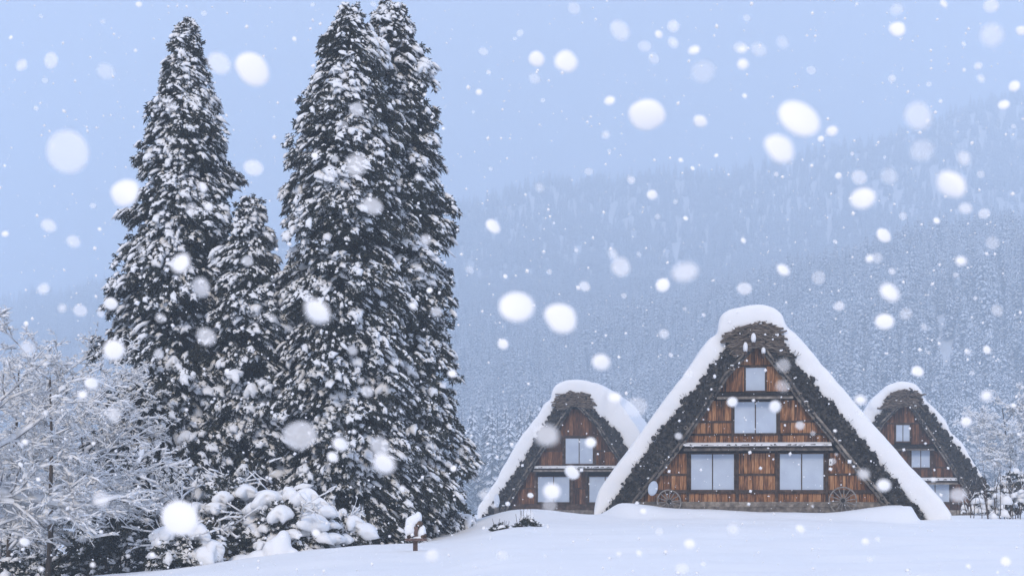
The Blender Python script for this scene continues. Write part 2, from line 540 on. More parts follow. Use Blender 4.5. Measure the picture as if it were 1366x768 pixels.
        for p_, q_ in spans:
            a, b = L((p_, y1)); a2, b2 = L((q_, y0))
            mb = MB(); mb.box(a, a2, WY - pr, WY + 0.05, b, b2)
            mb.build('beam', M['grey_wood'] if pr > 0.14 else M['beam'], root, bevel=0.012)
    for (x0, x1, y0, y1, panes) in wins:
        a, b = L((x0, y1)); a2, b2 = L((x1, y0))
        fw = 0.055
        wn = MB()
        wn.box(a - fw, a, WY - 0.09, WY + 0.05, b - fw, b2 + fw); wn.box(a2, a2 + fw, WY - 0.09, WY + 0.05, b - fw, b2 + fw)
        wn.box(a, a2, WY - 0.088, WY + 0.05, b2, b2 + fw); wn.box(a, a2, WY - 0.10, WY + 0.05, b - fw * 1.5, b)
        wo_ = wn.build('window', M['beam'], root)
        wd = (a2 - a) / panes
        for k in range(panes):
            q = MB(); q.box(a + k * wd + 0.012, a + (k + 1) * wd - 0.012, WY - 0.05 + 0.012 * k, WY - 0.02 + 0.012 * k, b + 0.004, b2 - 0.004)
            q.build('pane', M['paper'], wo_)
        for k in range(1, panes):
            q = MB(); q.box(a + k * wd - 0.02, a + k * wd + 0.02, WY - 0.07, WY - 0.012, b, b2)
            q.build('mullion', M['beam'], wo_)
    for (x0, x1, y0, y1, sn) in c['awnings']:
        a, z0 = L((x0, y1)); a2, z1 = L((x1, y0))
        mb = MB()
        mb.hexa([(a, WY - 0.5, z0), (a2, WY - 0.5, z0), (a2, WY + 0.04, z0 + 0.08), (a, WY + 0.04, z0 + 0.08),
                 (a, WY - 0.5, z0 + (z1 - z0) * 0.45), (a2, WY - 0.5, z0 + (z1 - z0) * 0.45), (a2, WY + 0.04, z1), (a, WY + 0.04, z1)])
        aw = mb.build('awning', M['beam'], root)
        mb = MB(); mb.box(a - 0.04, a2 + 0.04, WY - 0.54, WY - 0.503, z0 - 0.03, z0 + 0.07)
        mb.build('awning_board', M['grey_wood'], aw)
        mb = MB()                                             # shingle ends
        x = a
        while x < a2 - 0.05:
            wd = rnd.uniform(0.1, 0.22); h = (z1 - z0)
            mb.hexa([(x, WY - 0.56, z0 + h * 0.40), (min(x + wd, a2), WY - 0.56, z0 + h * 0.40), (min(x + wd, a2), WY - 0.1, z1 - 0.02), (x, WY - 0.1, z1 - 0.02),
                     (x, WY - 0.56, z0 + h * rnd.uniform(0.55, 0.75)), (min(x + wd, a2), WY - 0.56, z0 + h * rnd.uniform(0.55, 0.75)), (min(x + wd, a2), WY - 0.1, z1 - 0.005), (x, WY - 0.1, z1 - 0.005)])
            x += wd + 0.008
        mb.build('shingle_row', M['dark'], aw)['kind'] = 'stuff'
        if sn:
            mb = MB(); x = a
            while x < a2 - 0.1:
                wd = min(rnd.uniform(0.25, 0.7), a2 - x); h = (z1 - z0)
                t0, t1 = rnd.uniform(0.5, 1) * sn, rnd.uniform(0.5, 1) * sn
                mb.hexa([(x, WY - 0.58, z0 + h * 0.55), (x + wd, WY - 0.58, z0 + h * 0.55), (x + wd, WY - 0.2, z1), (x, WY - 0.2, z1),
                         (x, WY - 0.55, z0 + h * 0.55 + t0), (x + wd, WY - 0.55, z0 + h * 0.55 + t1), (x + wd, WY - 0.2, z1 + t1 * 0.5), (x, WY - 0.2, z1 + t0 * 0.5)])
                x += wd
            mb.build('awning_snow', M['snow'], aw)
    # --- poles along the inner edge of the thatch, and the cut ends of the rafters
    for pl, sg in ((iL, -1), (iR, 1)):
        for off, r_, yy in ((0.10, 0.055, -0.04), (-0.04, 0.075, 0.10)):
            for a, b in zip(pl[:-1], pl[1:]):
                mb = MB()
                mb.tube((a[0] + sg * off, yy + rnd.uniform(-0.02, 0.02), a[1]), (b[0] + sg * off, yy + rnd.uniform(-0.02, 0.02), b[1]), r_ * rnd.uniform(0.8, 1.2), r_ * rnd.uniform(0.8, 1.1), 8)
                mb.build('eave_pole', M['grey_wood'], root, smooth=False)
        for k in range(c.get('stubs', 9)):
            t = (k + rnd.uniform(0.2, 0.8)) / c.get('stubs', 9) * (len(pl) - 1)
            i = min(int(t), len(pl) - 2); f = t - i
            x = pl[i][0] + (pl[i + 1][0] - pl[i][0]) * f + sg * rnd.uniform(0.05, 0.3); z = pl[i][1] + (pl[i + 1][1] - pl[i][1]) * f
            r_ = rnd.uniform(0.06, 0.1)
            mb = MB(); mb.tube((x, 0.3, z), (x + rnd.uniform(-.03, .03), -0.17, z + rnd.uniform(-.05, .02)), r_, r_ * 0.95, 9)
            st = mb.build('rafter_end', M['grey_wood'], root)
            mb = MB(); mb.tube((x, -0.10, z - 0.015), (x, -0.185, z - 0.015), r_ * 0.55, r_ * 0.55, 8); mb.build('cut_face', M['dark'], st)
            if rnd.random() < 0.4:
                mb = MB(); mb.blob((x, -0.06, z + r_ * 1.15), r_ * 1.0, 0.11, 0.04); mb.build('snow_cap', M['snow'], st, True)
    for (px, py, ww, hh) in c.get('pegs', []):
        x, z = L((px, py + hh / 2))
        mb = MB(); mb.tube((x, 0.2, z - 0.05), (x, -0.38, z - 0.06), 0.085, 0.08, 9)
        pg = mb.build('ridge_peg', M['beam'], root)
        mb = MB(); mb.blob((x, -0.24, z + hh * s / 2 - 0.02), ww * s / 2, 0.15, hh * s / 2, 0.05, 12, 8); mb.build('snow_cap', M['snow'], pg, True)
    return root, L, s

MAIN = dict(Y=60.0, cx=1010, base=692, yaw=1.5, depth=17, seed=3, reeds=1900, stubs=11,
    outL=[(797, 702), (822, 665), (855, 617), (884, 573), (905, 548), (932, 515), (955, 484), (976, 456), (1000, 430)],
    outR=[(1231, 702), (1205, 666), (1180, 634), (1158, 605), (1133, 574), (1104, 538), (1065, 492), (1046, 466), (1016, 430)],
    inL=[(845, 702), (855, 668), (884, 632), (917, 590), (947, 545), (976, 500), (1007, 466)],
    inR=[(1190, 702), (1171, 672), (1158, 654), (1125, 614), (1096, 577), (1062, 535), (1042, 505), (1013, 466)],
    ridge=[(972, 458), (969, 446), (984, 436), (1004, 433), (1032, 433), (1043, 444), (1046, 462), (1046, 476), (1030, 470), (1016, 464), (1007, 462), (996, 468), (985, 476), (976, 472)],
    snow=[([(791, 694), (792, 668), (797, 652), (822, 620), (863, 563), (905, 506), (932, 470), (946, 448), (957, 444), (966, 450), (972, 462), (958, 486), (932, 520), (905, 553), (884, 578), (855, 622), (822, 670), (806, 693)], 0.12),
          ([(959, 447), (958, 432), (962, 420), (973, 412), (990, 408), (1014, 405), (1034, 409), (1046, 420), (1049, 440), (1048, 470), (1040, 450), (1032, 440), (985, 441), (972, 450)], -0.06),
          ([(1040, 432), (1050, 434), (1064, 447), (1085, 472), (1119, 514), (1169, 572), (1210, 622), (1252, 668), (1265, 688), (1262, 697), (1232, 697), (1208, 668), (1180, 637), (1158, 609), (1133, 578), (1104, 542), (1065, 498), (1044, 474)], 0.12)],
    windows=[(995, 1021, 489, 520, 1), (980, 1036, 535, 577, 2), (922, 980, 605, 653, 2), (1040, 1098, 605, 653, 2)],
    rows=[(458, 486), (487, 521), (533, 560), (563, 577), (580, 590), (604, 631), (634, 653), (658, 669)],
    beams=[(None, None, 485.5, 487.5, 0.05), (None, None, 560, 563, 0.06), (None, None, 577, 580, 0.07),
           (None, None, 631, 634, 0.06), (None, None, 653, 658, 0.09), (None, None, 669, 676, 0.16), (None, None, 676, 683, 0.22),
           (916, 920, 601, 669, 0.12), (982, 986, 601, 669, 0.12), (1034, 1038, 601, 669, 0.12), (1100, 1104, 601, 669, 0.12), (976, 979, 531, 590, 0.11), (1038, 1041, 531, 590, 0.11)],
    awnings=[(958, 1056, 522, 531, 0), (914, 1108, 590, 600, 0.05)],
    pegs=[(1005, 451, 7, 14), (994.5, 463, 6.5, 14), (1018, 468, 6, 10)])
LEFT = dict(Y=85.0, cx=766, base=697, yaw=-7, thin=4, depth=15, seed=5, reeds=1200, stubs=7, rs=1.3, plank='dark_plank', pw=1.25, vox=0.14, ridge_straws=160,
    outL=[(638, 700), (660, 670), (680, 642), (700, 613), (714, 588), (732, 561), (741, 543), (757, 522)],
    outR=[(893, 700), (872, 662), (852, 624), (833, 595), (818, 574), (796, 553), (788, 540), (775, 522)],
    inL=[(668, 700), (680, 673), (697, 645), (720, 610), (743, 575), (764, 543)],
    inR=[(866, 700), (848, 662), (833, 630), (815, 602), (792, 566), (769, 543)],
    ridge=[(741, 546), (742, 531), (752, 525), (764, 522), (781, 525), (788, 536), (789, 548), (776, 544), (766, 539), (755, 545)],
    snow=[([(631, 696), (633, 676), (644, 661), (660, 640), (664, 628), (697, 575), (717, 551), (727, 534), (736, 533), (743, 545), (732, 566), (714, 592), (700, 617), (680, 646), (660, 674), (642, 697)], 0.12),
          ([(735, 540), (734, 522), (740, 513), (752, 507), (775, 505), (800, 511), (808, 522), (800, 560), (788, 545), (780, 529), (752, 530), (743, 540)], -0.06),
          ([(785, 520), (800, 511), (818, 522), (834, 546), (850, 570), (866, 600), (890, 640), (912, 680), (914, 697), (893, 697), (872, 666), (852, 628), (833, 599), (818, 578), (796, 557), (786, 540)], 0.1)],
    windows=[(753, 790, 584, 618, 2), (715.5, 758.5, 635.5, 669.5, 2), (785, 828, 635.5, 669.5, 2)],
    rows=[(545, 580), (582, 600), (602, 620), (629, 650), (652, 672)],
    beams=[(None, None, 580, 582, 0.07), (None, None, 600, 602, 0.06), (None, None, 650, 652, 0.06), (None, None, 672, 680, 0.12), (None, None, 680, 690, 0.2),
           (711, 714, 629, 672, 0.12), (760, 763, 629, 672, 0.12), (780, 783, 629, 672, 0.12), (749, 751.5, 582, 620, 0.1), (792, 794.5, 582, 620, 0.1)],
    awnings=[(712, 826, 621, 628, 0.04)])
RIGHT = dict(Y=88.0, cx=1207, base=687, yaw=3, thin=4, depth=14, seed=8, reeds=1200, stubs=6, rs=1.3, plank='dark_plank', pw=1.25, vox=0.14, ridge_straws=150,
    outL=[(1082, 690), (1105, 655), (1128, 622), (1146, 597), (1163, 572), (1180, 546), (1197, 522)],
    outR=[(1340, 690), (1329, 673), (1309, 645), (1286, 615), (1263, 583), (1240, 552), (1228, 540), (1214, 522)],
    inL=[(1114, 690), (1128, 665), (1150, 625), (1168, 590), (1183, 563), (1205, 540)],
    inR=[(1303, 690), (1295, 676), (1281, 651), (1263, 622), (1240, 587), (1221, 557), (1210, 540)],
    ridge=[(1180, 548), (1181, 531), (1194, 522), (1208, 520), (1222, 522), (1227, 532), (1228, 546), (1216, 542), (1207, 537), (1196, 543)],
    snow=[([(1076, 688), (1110, 620), (1136, 580), (1150, 553), (1166, 528), (1180, 526), (1184, 536), (1179, 552), (1163, 578), (1146, 602), (1128, 627), (1105, 660), (1088, 688)], 0.12),
          ([(1160, 540), (1172, 524), (1184, 513), (1203, 507), (1222, 511), (1231, 524), (1230, 545), (1224, 526), (1194, 526), (1182, 535), (1176, 552)], -0.06),
          ([(1224, 530), (1232, 532), (1246, 543), (1259, 560), (1267, 577), (1283, 592), (1294, 615), (1313, 643), (1332, 672), (1344, 689), (1334, 689), (1309, 649), (1286, 619), (1263, 587), (1240, 556), (1228, 545)], 0.1)],
    windows=[(1196, 1214, 566, 588, 2), (1216, 1240, 598, 623, 2), (1172, 1196, 598, 623, 2), (1228, 1265, 644, 669, 2), (1160, 1197, 644, 669, 2)],
    rows=[(541, 563), (565, 592), (601, 622), (624, 636), (645, 670), (672, 680)],
    beams=[(None, None, 563, 565, 0.07), (None, None, 622, 624, 0.07), (None, None, 670, 672.5, 0.08), (None, None, 680, 688, 0.18), (1212, 1214.5, 600, 637, 0.1), (1241, 1243.5, 600, 637, 0.1), (1224, 1226.5, 645, 680, 0.1), (1266, 1268.5, 645, 680, 0.1)],
    awnings=[(1176, 1244, 593, 600, 0), (1150, 1274, 637, 645, 0.05)])
h_main, LM, SM = house(MAIN, 'large central thatched farmhouse with warm brown plank gable and thick roof snow')
h_left, LL, SL = house(LEFT, 'smaller dark thatched farmhouse left of and behind the large one')
h_right, LR, SR = house(RIGHT, 'smaller dark thatched farmhouse at the right edge behind the large one')
bpy.context.view_layer.update()

def at_house(root, L, px, py, y):
    x, z = L((px, py))
    return root.matrix_world @ Vector((x, y, z))

# ------------------------------------------------------------------ small things at the houses
def cart_wheel(px, py, r_px, label, tilt, yaw=0.0):
    x, z = LM((px, py)); r = r_px * SM
    o = thing('cart_wheel', label, 'wheel', at_house(h_main, LM, px, py, 0.02), h_main.rotation_euler.z + yaw, 'old cart wheels against the main gable')
    rim = MB(); n = 36; prof = [(r - 0.05, -0.03), (r, -0.03), (r, 0.03), (r - 0.05, 0.03)]
    vs, fs = [], []
    for i in range(n):
        a = 2 * math.pi * i / n
        for rr_, yy in prof: vs.append((rr_ * math.cos(a), yy, rr_ * math.sin(a)))
        for k in range(4): fs.append((i * 4 + k, i * 4 + (k + 1) % 4, ((i + 1) % n) * 4 + (k + 1) % 4, ((i + 1) % n) * 4 + k))
    rim.add(vs, fs); rim.build('rim', M['weathered'], o)
    hub = MB(); hub.tube((0, -0.09, 0), (0, 0.07, 0), 0.085, 0.085, 12); hub.build('hub', M['dark'], o)
    for k in range(14):
        a = 2 * math.pi * k / 14 + 0.1
        sp = MB(); sp.tube((0.07 * math.cos(a), 0, 0.07 * math.sin(a)), ((r - 0.03) * math.cos(a), 0, (r - 0.03) * math.sin(a)), 0.024, 0.018, 6); sp.build('spoke', M['weathered'], o)
    o.rotation_euler.x = rad(tilt)
    return o
cart_wheel(1122, 667, 18.5, 'weathered spoked cart wheel leaning on the gable, right of the lower windows', -7)
cart_wheel(893, 669, 17, 'weathered spoked cart wheel leaning on the gable, left of the lower windows', -14, rad(16))

o = thing('oval_panel', 'pale white oval disc hung at the left eave of the large farmhouse', 'disc', at_house(h_main, LM, 872, 651, -0.32), h_main.rotation_euler.z + 0.2)
mb = MB(); n = 28
vs = [(0, -0.05, 0)] + [(0.17 * math.cos(2 * math.pi * i / n), -0.035, 0.27 * math.sin(2 * math.pi * i / n)) for i in range(n)] + [(0.20 * math.cos(2 * math.pi * i / n), 0.0, 0.31 * math.sin(2 * math.pi * i / n)) for i in range(n)] + [(0.20 * math.cos(2 * math.pi * i / n), 0.03, 0.31 * math.sin(2 * math.pi * i / n)) for i in range(n)]
fs = [(0, 1 + i, 1 + (i + 1) % n) for i in range(n)] + [(1 + i, 1 + n + i, 1 + n + (i + 1) % n, 1 + (i + 1) % n) for i in range(n)] + [(1 + n + i, 1 + 2 * n + i, 1 + 2 * n + (i + 1) % n, 1 + n + (i + 1) % n) for i in range(n)] + [tuple(range(1 + 2 * n, 1 + 3 * n))]
mb.add(vs, fs); mb.build('disc', M['paper'], o)
mb = MB(); mb.tube((0, 0.03, 0.05), (0.05, 0.5, 0.1), 0.03, 0.03, 8); mb.build('bracket', M['beam'], o)
o.rotation_euler.y = rad(14)

o = thing('notice_plate', 'tiny white notice plate with dark square right of the right lower window', 'sign', at_house(h_main, LM, 1107, 616, MAIN.get('wall_y', 0.45) - 0.08), h_main.rotation_euler.z)
mb = MB(); mb.box(-0.07, 0.07, -0.03, 0.03, -0.14, 0.14); mb.build('plate', M['white_paint'], o, bevel=0.008)
mb = MB(); mb.box(-0.03, 0.03, -0.034, -0.028, -0.06, 0.02); mb.build('dark_square', M['dark'], o)
mb = MB(); mb.box(-0.08, 0.08, -0.04, 0.02, 0.142, 0.165); mb.build('top_edge', M['beam'], o)

p = P(662, 690, 76.0)
o = thing('snow_capped_post', 'short wooden post with tall snow cap before the left farmhouse', 'post', (p.x, p.y, gz(p.x, p.y) - 0.2))
zz = p.z - (gz(p.x, p.y) - 0.2)
mb = MB(); mb.hexa([(-0.13, -0.1, 0), (0.13, -0.1, 0), (0.13, 0.1, 0), (-0.13, 0.1, 0), (-0.10, -0.08, zz + 0.55), (0.14, -0.08, zz + 0.55), (0.14, 0.08, zz + 0.55), (-0.10, 0.08, zz + 0.55)])
mb.build('post', M['grey_wood'], o, bevel=0.02)
mb = MB(); mb.blob((0.03, 0, zz + 0.86), 0.15, 0.17, 0.36, 0.06, 14, 10); mb.build('snow_cap', M['snow'], o, True)

# small wooden stand with snow before the conifers
p = P(554, 739, 38.0); s = 38 / FPX
o = thing('wooden_stand', 'small reddish wooden stand heaped with snow, alone before the conifers', 'stand', (p.x, p.y, gz(p.x, p.y) - 0.3), rad(6))
h0 = 0.3
mb = MB(); mb.hexa([(-0.065, -0.06, 0), (0.065, -0.06, 0), (0.065, 0.06, 0), (-0.065, 0.06, 0), (-0.055, -0.05, h0 + 0.28), (0.06, -0.05, h0 + 0.28), (0.06, 0.05, h0 + 0.28), (-0.055, 0.05, h0 + 0.28)]); mb.build('post', M['red_wood'], o, bevel=0.01)
mb = MB(); mb.box(-0.26, 0.27, -0.2, 0.2, h0 + 0.27, h0 + 0.31); mb.build('tray', M['red_wood'], o, bevel=0.008)
mb = MB(); mb.box(-0.28, 0.29, -0.225, -0.202, h0 + 0.26, h0 + 0.33); mb.build('tray_lip', M['red_wood'], o, bevel=0.006)
mb = MB(); mb.hexa([(-0.06, -0.12, h0 + 0.31), (0.05, -0.12, h0 + 0.31), (0.05, -0.02, h0 + 0.31), (-0.06, -0.02, h0 + 0.31), (-0.05, -0.12, h0 + 0.63), (0.07, -0.12, h0 + 0.63), (0.07, -0.02, h0 + 0.63), (-0.05, -0.02, h0 + 0.63)]); mb.build('upright', M['red_wood'], o, bevel=0.012)
mb = MB(); mb.blob((0.11, -0.1, h0 + 0.70), 0.085, 0.08, 0.08, 0.06, 12, 8); mb.build('knob', M['beam'], o, True)
mb = MB(); mb.tube((0.0, -0.1, h0 + 0.68), (0.1, -0.1, h0 + 0.69), 0.035, 0.04, 8); mb.build('arm', M['beam'], o)
for (x, z, a, b) in ((-0.17, 0.37, 0.06, 0.05), (-0.10, 0.39, 0.06, 0.06), (0.18, 0.37, 0.05, 0.06), (0.25, 0.39, 0.05, 0.06)):
    mb = MB(); mb.blob((x, -0.17, h0 + z), a, 0.06, b, 0.1, 9, 6); mb.build('stone', M['beam'], o)
def snow_lump(name, parent, blobs, vox=0.02, it=8, mat='snow'):
    mb = MB()
    for b in blobs: mb.blob(b[0], *b[1:4], 0.03, 14, 10)
    q = mb.build(name, M[mat], parent, True)
    m = q.modifiers.new('r', 'REMESH'); m.mode = 'VOXEL'; m.voxel_size = vox; m.use_smooth_shade = True
    m = q.modifiers.new('s', 'SMOOTH'); m.iterations = it; m.factor = 0.6
    return q
snow_lump('snow_cap', o, [((-0.13, 0.0, h0 + 0.55), 0.15, 0.17, 0.26), ((-0.03, 0.0, h0 + 0.78), 0.17, 0.17, 0.16), ((0.08, 0.02, h0 + 0.86), 0.10, 0.15, 0.16), ((-0.15, 0.02, h0 + 0.72), 0.11, 0.15, 0.16)])
snow_lump('snow_cap', o, [((0.17, -0.05, h0 + 0.45), 0.12, 0.16, 0.16), ((0.18, -0.05, h0 + 0.56), 0.09, 0.13, 0.12)])
snow_lump('snow_layer', o, [((-0.12, -0.02, h0 + 0.33), 0.16, 0.2, 0.05), ((0.1, -0.02, h0 + 0.33), 0.18, 0.2, 0.06)])

# ------------------------------------------------------------------ foliage templates
def tuft_T(g, nb=24):
    V, Fc = [], []
    for k in range(nb):
        az = g.normal(0, 1.25); el = g.uniform(-1.0, 0.9); ln = g.uniform(0.45, 1.0)
        d = np.array([math.cos(el) * math.cos(az), math.cos(el) * math.sin(az), math.sin(el)])
        st = g.uniform(-0.28, 0.28, 3) * np.array([1, 1, 0.7])
        sd = np.cross(d, g.normal(size=3)); sd /= np.linalg.norm(sd) + 1e-6
        wd = g.uniform(0.06, 0.13)
        mid = st + d * ln * 0.55 + np.array([0, 0, 0.05]); tip = st + d * ln + np.array([0, 0, -0.18 * ln])
        b = len(V); V += [st, mid + sd * wd, tip, mid - sd * wd]; Fc += [[b, b + 1, b + 2], [b, b + 2, b + 3]]
    return np.array(V), np.array(Fc)

def cap_T(g, n=10, droop=0.55):
    V = [np.array([0.1, 0, 0.34])]
    fing = g.uniform(0.6, 1.25, n); fing[::2] *= 0.58
    for rr_, zz_, k in ((0.5, 0.22, 0.4), (0.95, -droop * 0.32, 1.0), (0.6, -droop * 0.55, 0.9)):
        for i in range(n):
            a = 2 * math.pi * i / n
            r_ = rr_ * (1 - k + k * fing[i]) * g.uniform(0.92, 1.08)
            dz = zz_ * (0.7 + 0.3 * fing[i]) + g.uniform(-0.05, 0.05) - max(0, r_ * math.cos(a)) * 0.22
            V.append(np.array([r_ * math.cos(a) * 1.12, r_ * math.sin(a) * 0.9, dz]))
    Fc = [[0, 1 + i, 1 + (i + 1) % n] for i in range(n)]
    for j in range(2):
        for i in range(n):
            a = 1 + j * n + i; b = 1 + j * n + (i + 1) % n
            Fc += [[a, a + n, b + n], [a, b + n, b]]
    return np.array(V), np.array(Fc)
_g = np.random.default_rng(21)
TUFTS = [tuft_T(_g) for _ in range(6)]
CAPS = [cap_T(_g) for _ in range(7)]
def pillow_mesh(g):
    V, Fc = ICO1[0].copy(), ICO1[1]
    a = np.arctan2(V[:, 1], V[:, 0])
    k = 1 + 0.30 * np.sin(a * 3 + g.uniform(0, 6)) * (V[:, 2] < 0.3) + 0.2 * np.sin(a * 5 + g.uniform(0, 6)) + 0.08 * np.sin(V @ g.normal(0, 4, 3))
    V = V * np.stack([k, k * 0.85, np.where(V[:, 2] > 0, 0.42, 0.55) * (1 + 0.3 * np.sin(a * 4 + g.uniform(0, 6)) * (V[:, 2] < 0))], -1)
    V[:, 2] -= 0.25 * np.clip(V[:, 0], 0, 2) ** 2 + 0.12 * V[:, 1] ** 2
    return mesh_np('snow_pillow', V * 0.85, Fc, [M['snow']], smooth=True)
def inst_group(name, Ts, mat, smooth):
    gn = bpy.data.node_groups.new(name, 'GeometryNodeTree')
    gn.interface.new_socket('Geometry', in_out='INPUT', socket_type='NodeSocketGeometry')
    gn.interface.new_socket('Geometry', in_out='OUTPUT', socket_type='NodeSocketGeometry')
    gi, go = gn.nodes.new('NodeGroupInput'), gn.nodes.new('NodeGroupOutput')
    jn = gn.nodes.new('GeometryNodeJoinGeometry')
    def at(nm, tp):
        a = gn.nodes.new('GeometryNodeInputNamedAttribute'); a.data_type = tp; a.inputs[0].default_value = nm
        return a.outputs[0]
    q, sv, so = at('turn', 'QUATERNION'), at('size', 'FLOAT_VECTOR'), at('sort', 'INT')
    for k, T in enumerate(Ts):
        fo = bpy.data.objects.new(name, mesh_np(name, T[0], T[1], [mat], smooth=smooth))
        oi = gn.nodes.new('GeometryNodeObjectInfo'); oi.inputs[0].default_value = fo; oi.inputs[1].default_value = True
        cm = gn.nodes.new('FunctionNodeCompare'); cm.data_type = 'INT'; cm.operation = 'EQUAL'
        gn.links.new(so, cm.inputs[2]); cm.inputs[3].default_value = k
        ip = gn.nodes.new('GeometryNodeInstanceOnPoints')
        gn.links.new(gi.outputs[0], ip.inputs['Points']); gn.links.new(cm.outputs[0], ip.inputs['Selection'])
        gn.links.new(oi.outputs['Geometry'], ip.inputs['Instance'])
        gn.links.new(q, ip.inputs['Rotation']); gn.links.new(sv, ip.inputs['Scale'])
        gn.links.new(ip.outputs[0], jn.inputs[0])
    gn.links.new(jn.outputs[0], go.inputs[0])
    return gn, len(Ts)
GN_TUFT = inst_group('needle_tuft', TUFTS, M['needles'], False)
GN_CAP = inst_group('snow_cap', CAPS, M['snow'], True)
def inst_part(name, G, rot, size, pos, g, parent):
    m = rot
    qw = np.sqrt(np.maximum(0, 1 + m[:, 0, 0] + m[:, 1, 1] + m[:, 2, 2])) / 2
    qx = np.copysign(np.sqrt(np.maximum(0, 1 + m[:, 0, 0] - m[:, 1, 1] - m[:, 2, 2])) / 2, m[:, 2, 1] - m[:, 1, 2])
    qy = np.copysign(np.sqrt(np.maximum(0, 1 - m[:, 0, 0] + m[:, 1, 1] - m[:, 2, 2])) / 2, m[:, 0, 2] - m[:, 2, 0])
    qz = np.copysign(np.sqrt(np.maximum(0, 1 - m[:, 0, 0] - m[:, 1, 1] + m[:, 2, 2])) / 2, m[:, 1, 0] - m[:, 0, 1])
    me = bpy.data.meshes.new(name); n = len(pos)
    me.vertices.add(n); me.vertices.foreach_set('co', np.asarray(pos, np.float32).ravel())
    me.attributes.new('turn', 'QUATERNION', 'POINT').data.foreach_set('value', np.stack([qw, qx, qy, qz], -1).astype(np.float32).ravel())
    me.attributes.new('size', 'FLOAT_VECTOR', 'POINT').data.foreach_set('vector', np.broadcast_to(size, (n, 3)).astype(np.float32).ravel())
    me.attributes.new('sort', 'INT', 'POINT').data.foreach_set('value', g.integers(0, G[1], n).astype(np.int32))
    o = link(name, me, parent); o['kind'] = 'stuff'
    o.modifiers.new('tufts', 'NODES').node_group = G[0]
    return o
PILLOWS = [pillow_mesh(_g) for _ in range(8)]

def frames(out, g, tilt=0.25, lean=0.0):
    """rotation matrices with local x along `out` (unit), z as up as possible"""
    x = out / np.linalg.norm(out, axis=1)[:, None]
    x = x + g.normal(0, tilt, x.shape); x /= np.linalg.norm(x, axis=1)[:, None]
    if lean:                                  # z leans outwards: snow plastered on the outer face
        z = np.array([0, 0, 1.0]) + lean * x * np.array([1, 1, 0.3]); z /= np.linalg.norm(z, axis=1)[:, None]
        y = np.cross(z, x); y /= np.linalg.norm(y, axis=1)[:, None] + 1e-6
        return np.stack([np.cross(y, z), y, z], -1)
    up = np.array([0, 0, 1.0]) + g.normal(0, tilt * 0.5, x.shape)
    y = np.cross(up, x); y /= np.linalg.norm(y, axis=1)[:, None] + 1e-6
    z = np.cross(x, y)
    return np.stack([x, y, z], -1)

def scatter_var(Ts, m3, pos, g):
    k = g.integers(0, len(Ts), len(pos))
    return joinVF([scatter_mesh(T, m3[k == i], pos[k == i]) for i, T in enumerate(Ts) if (k == i).any()])

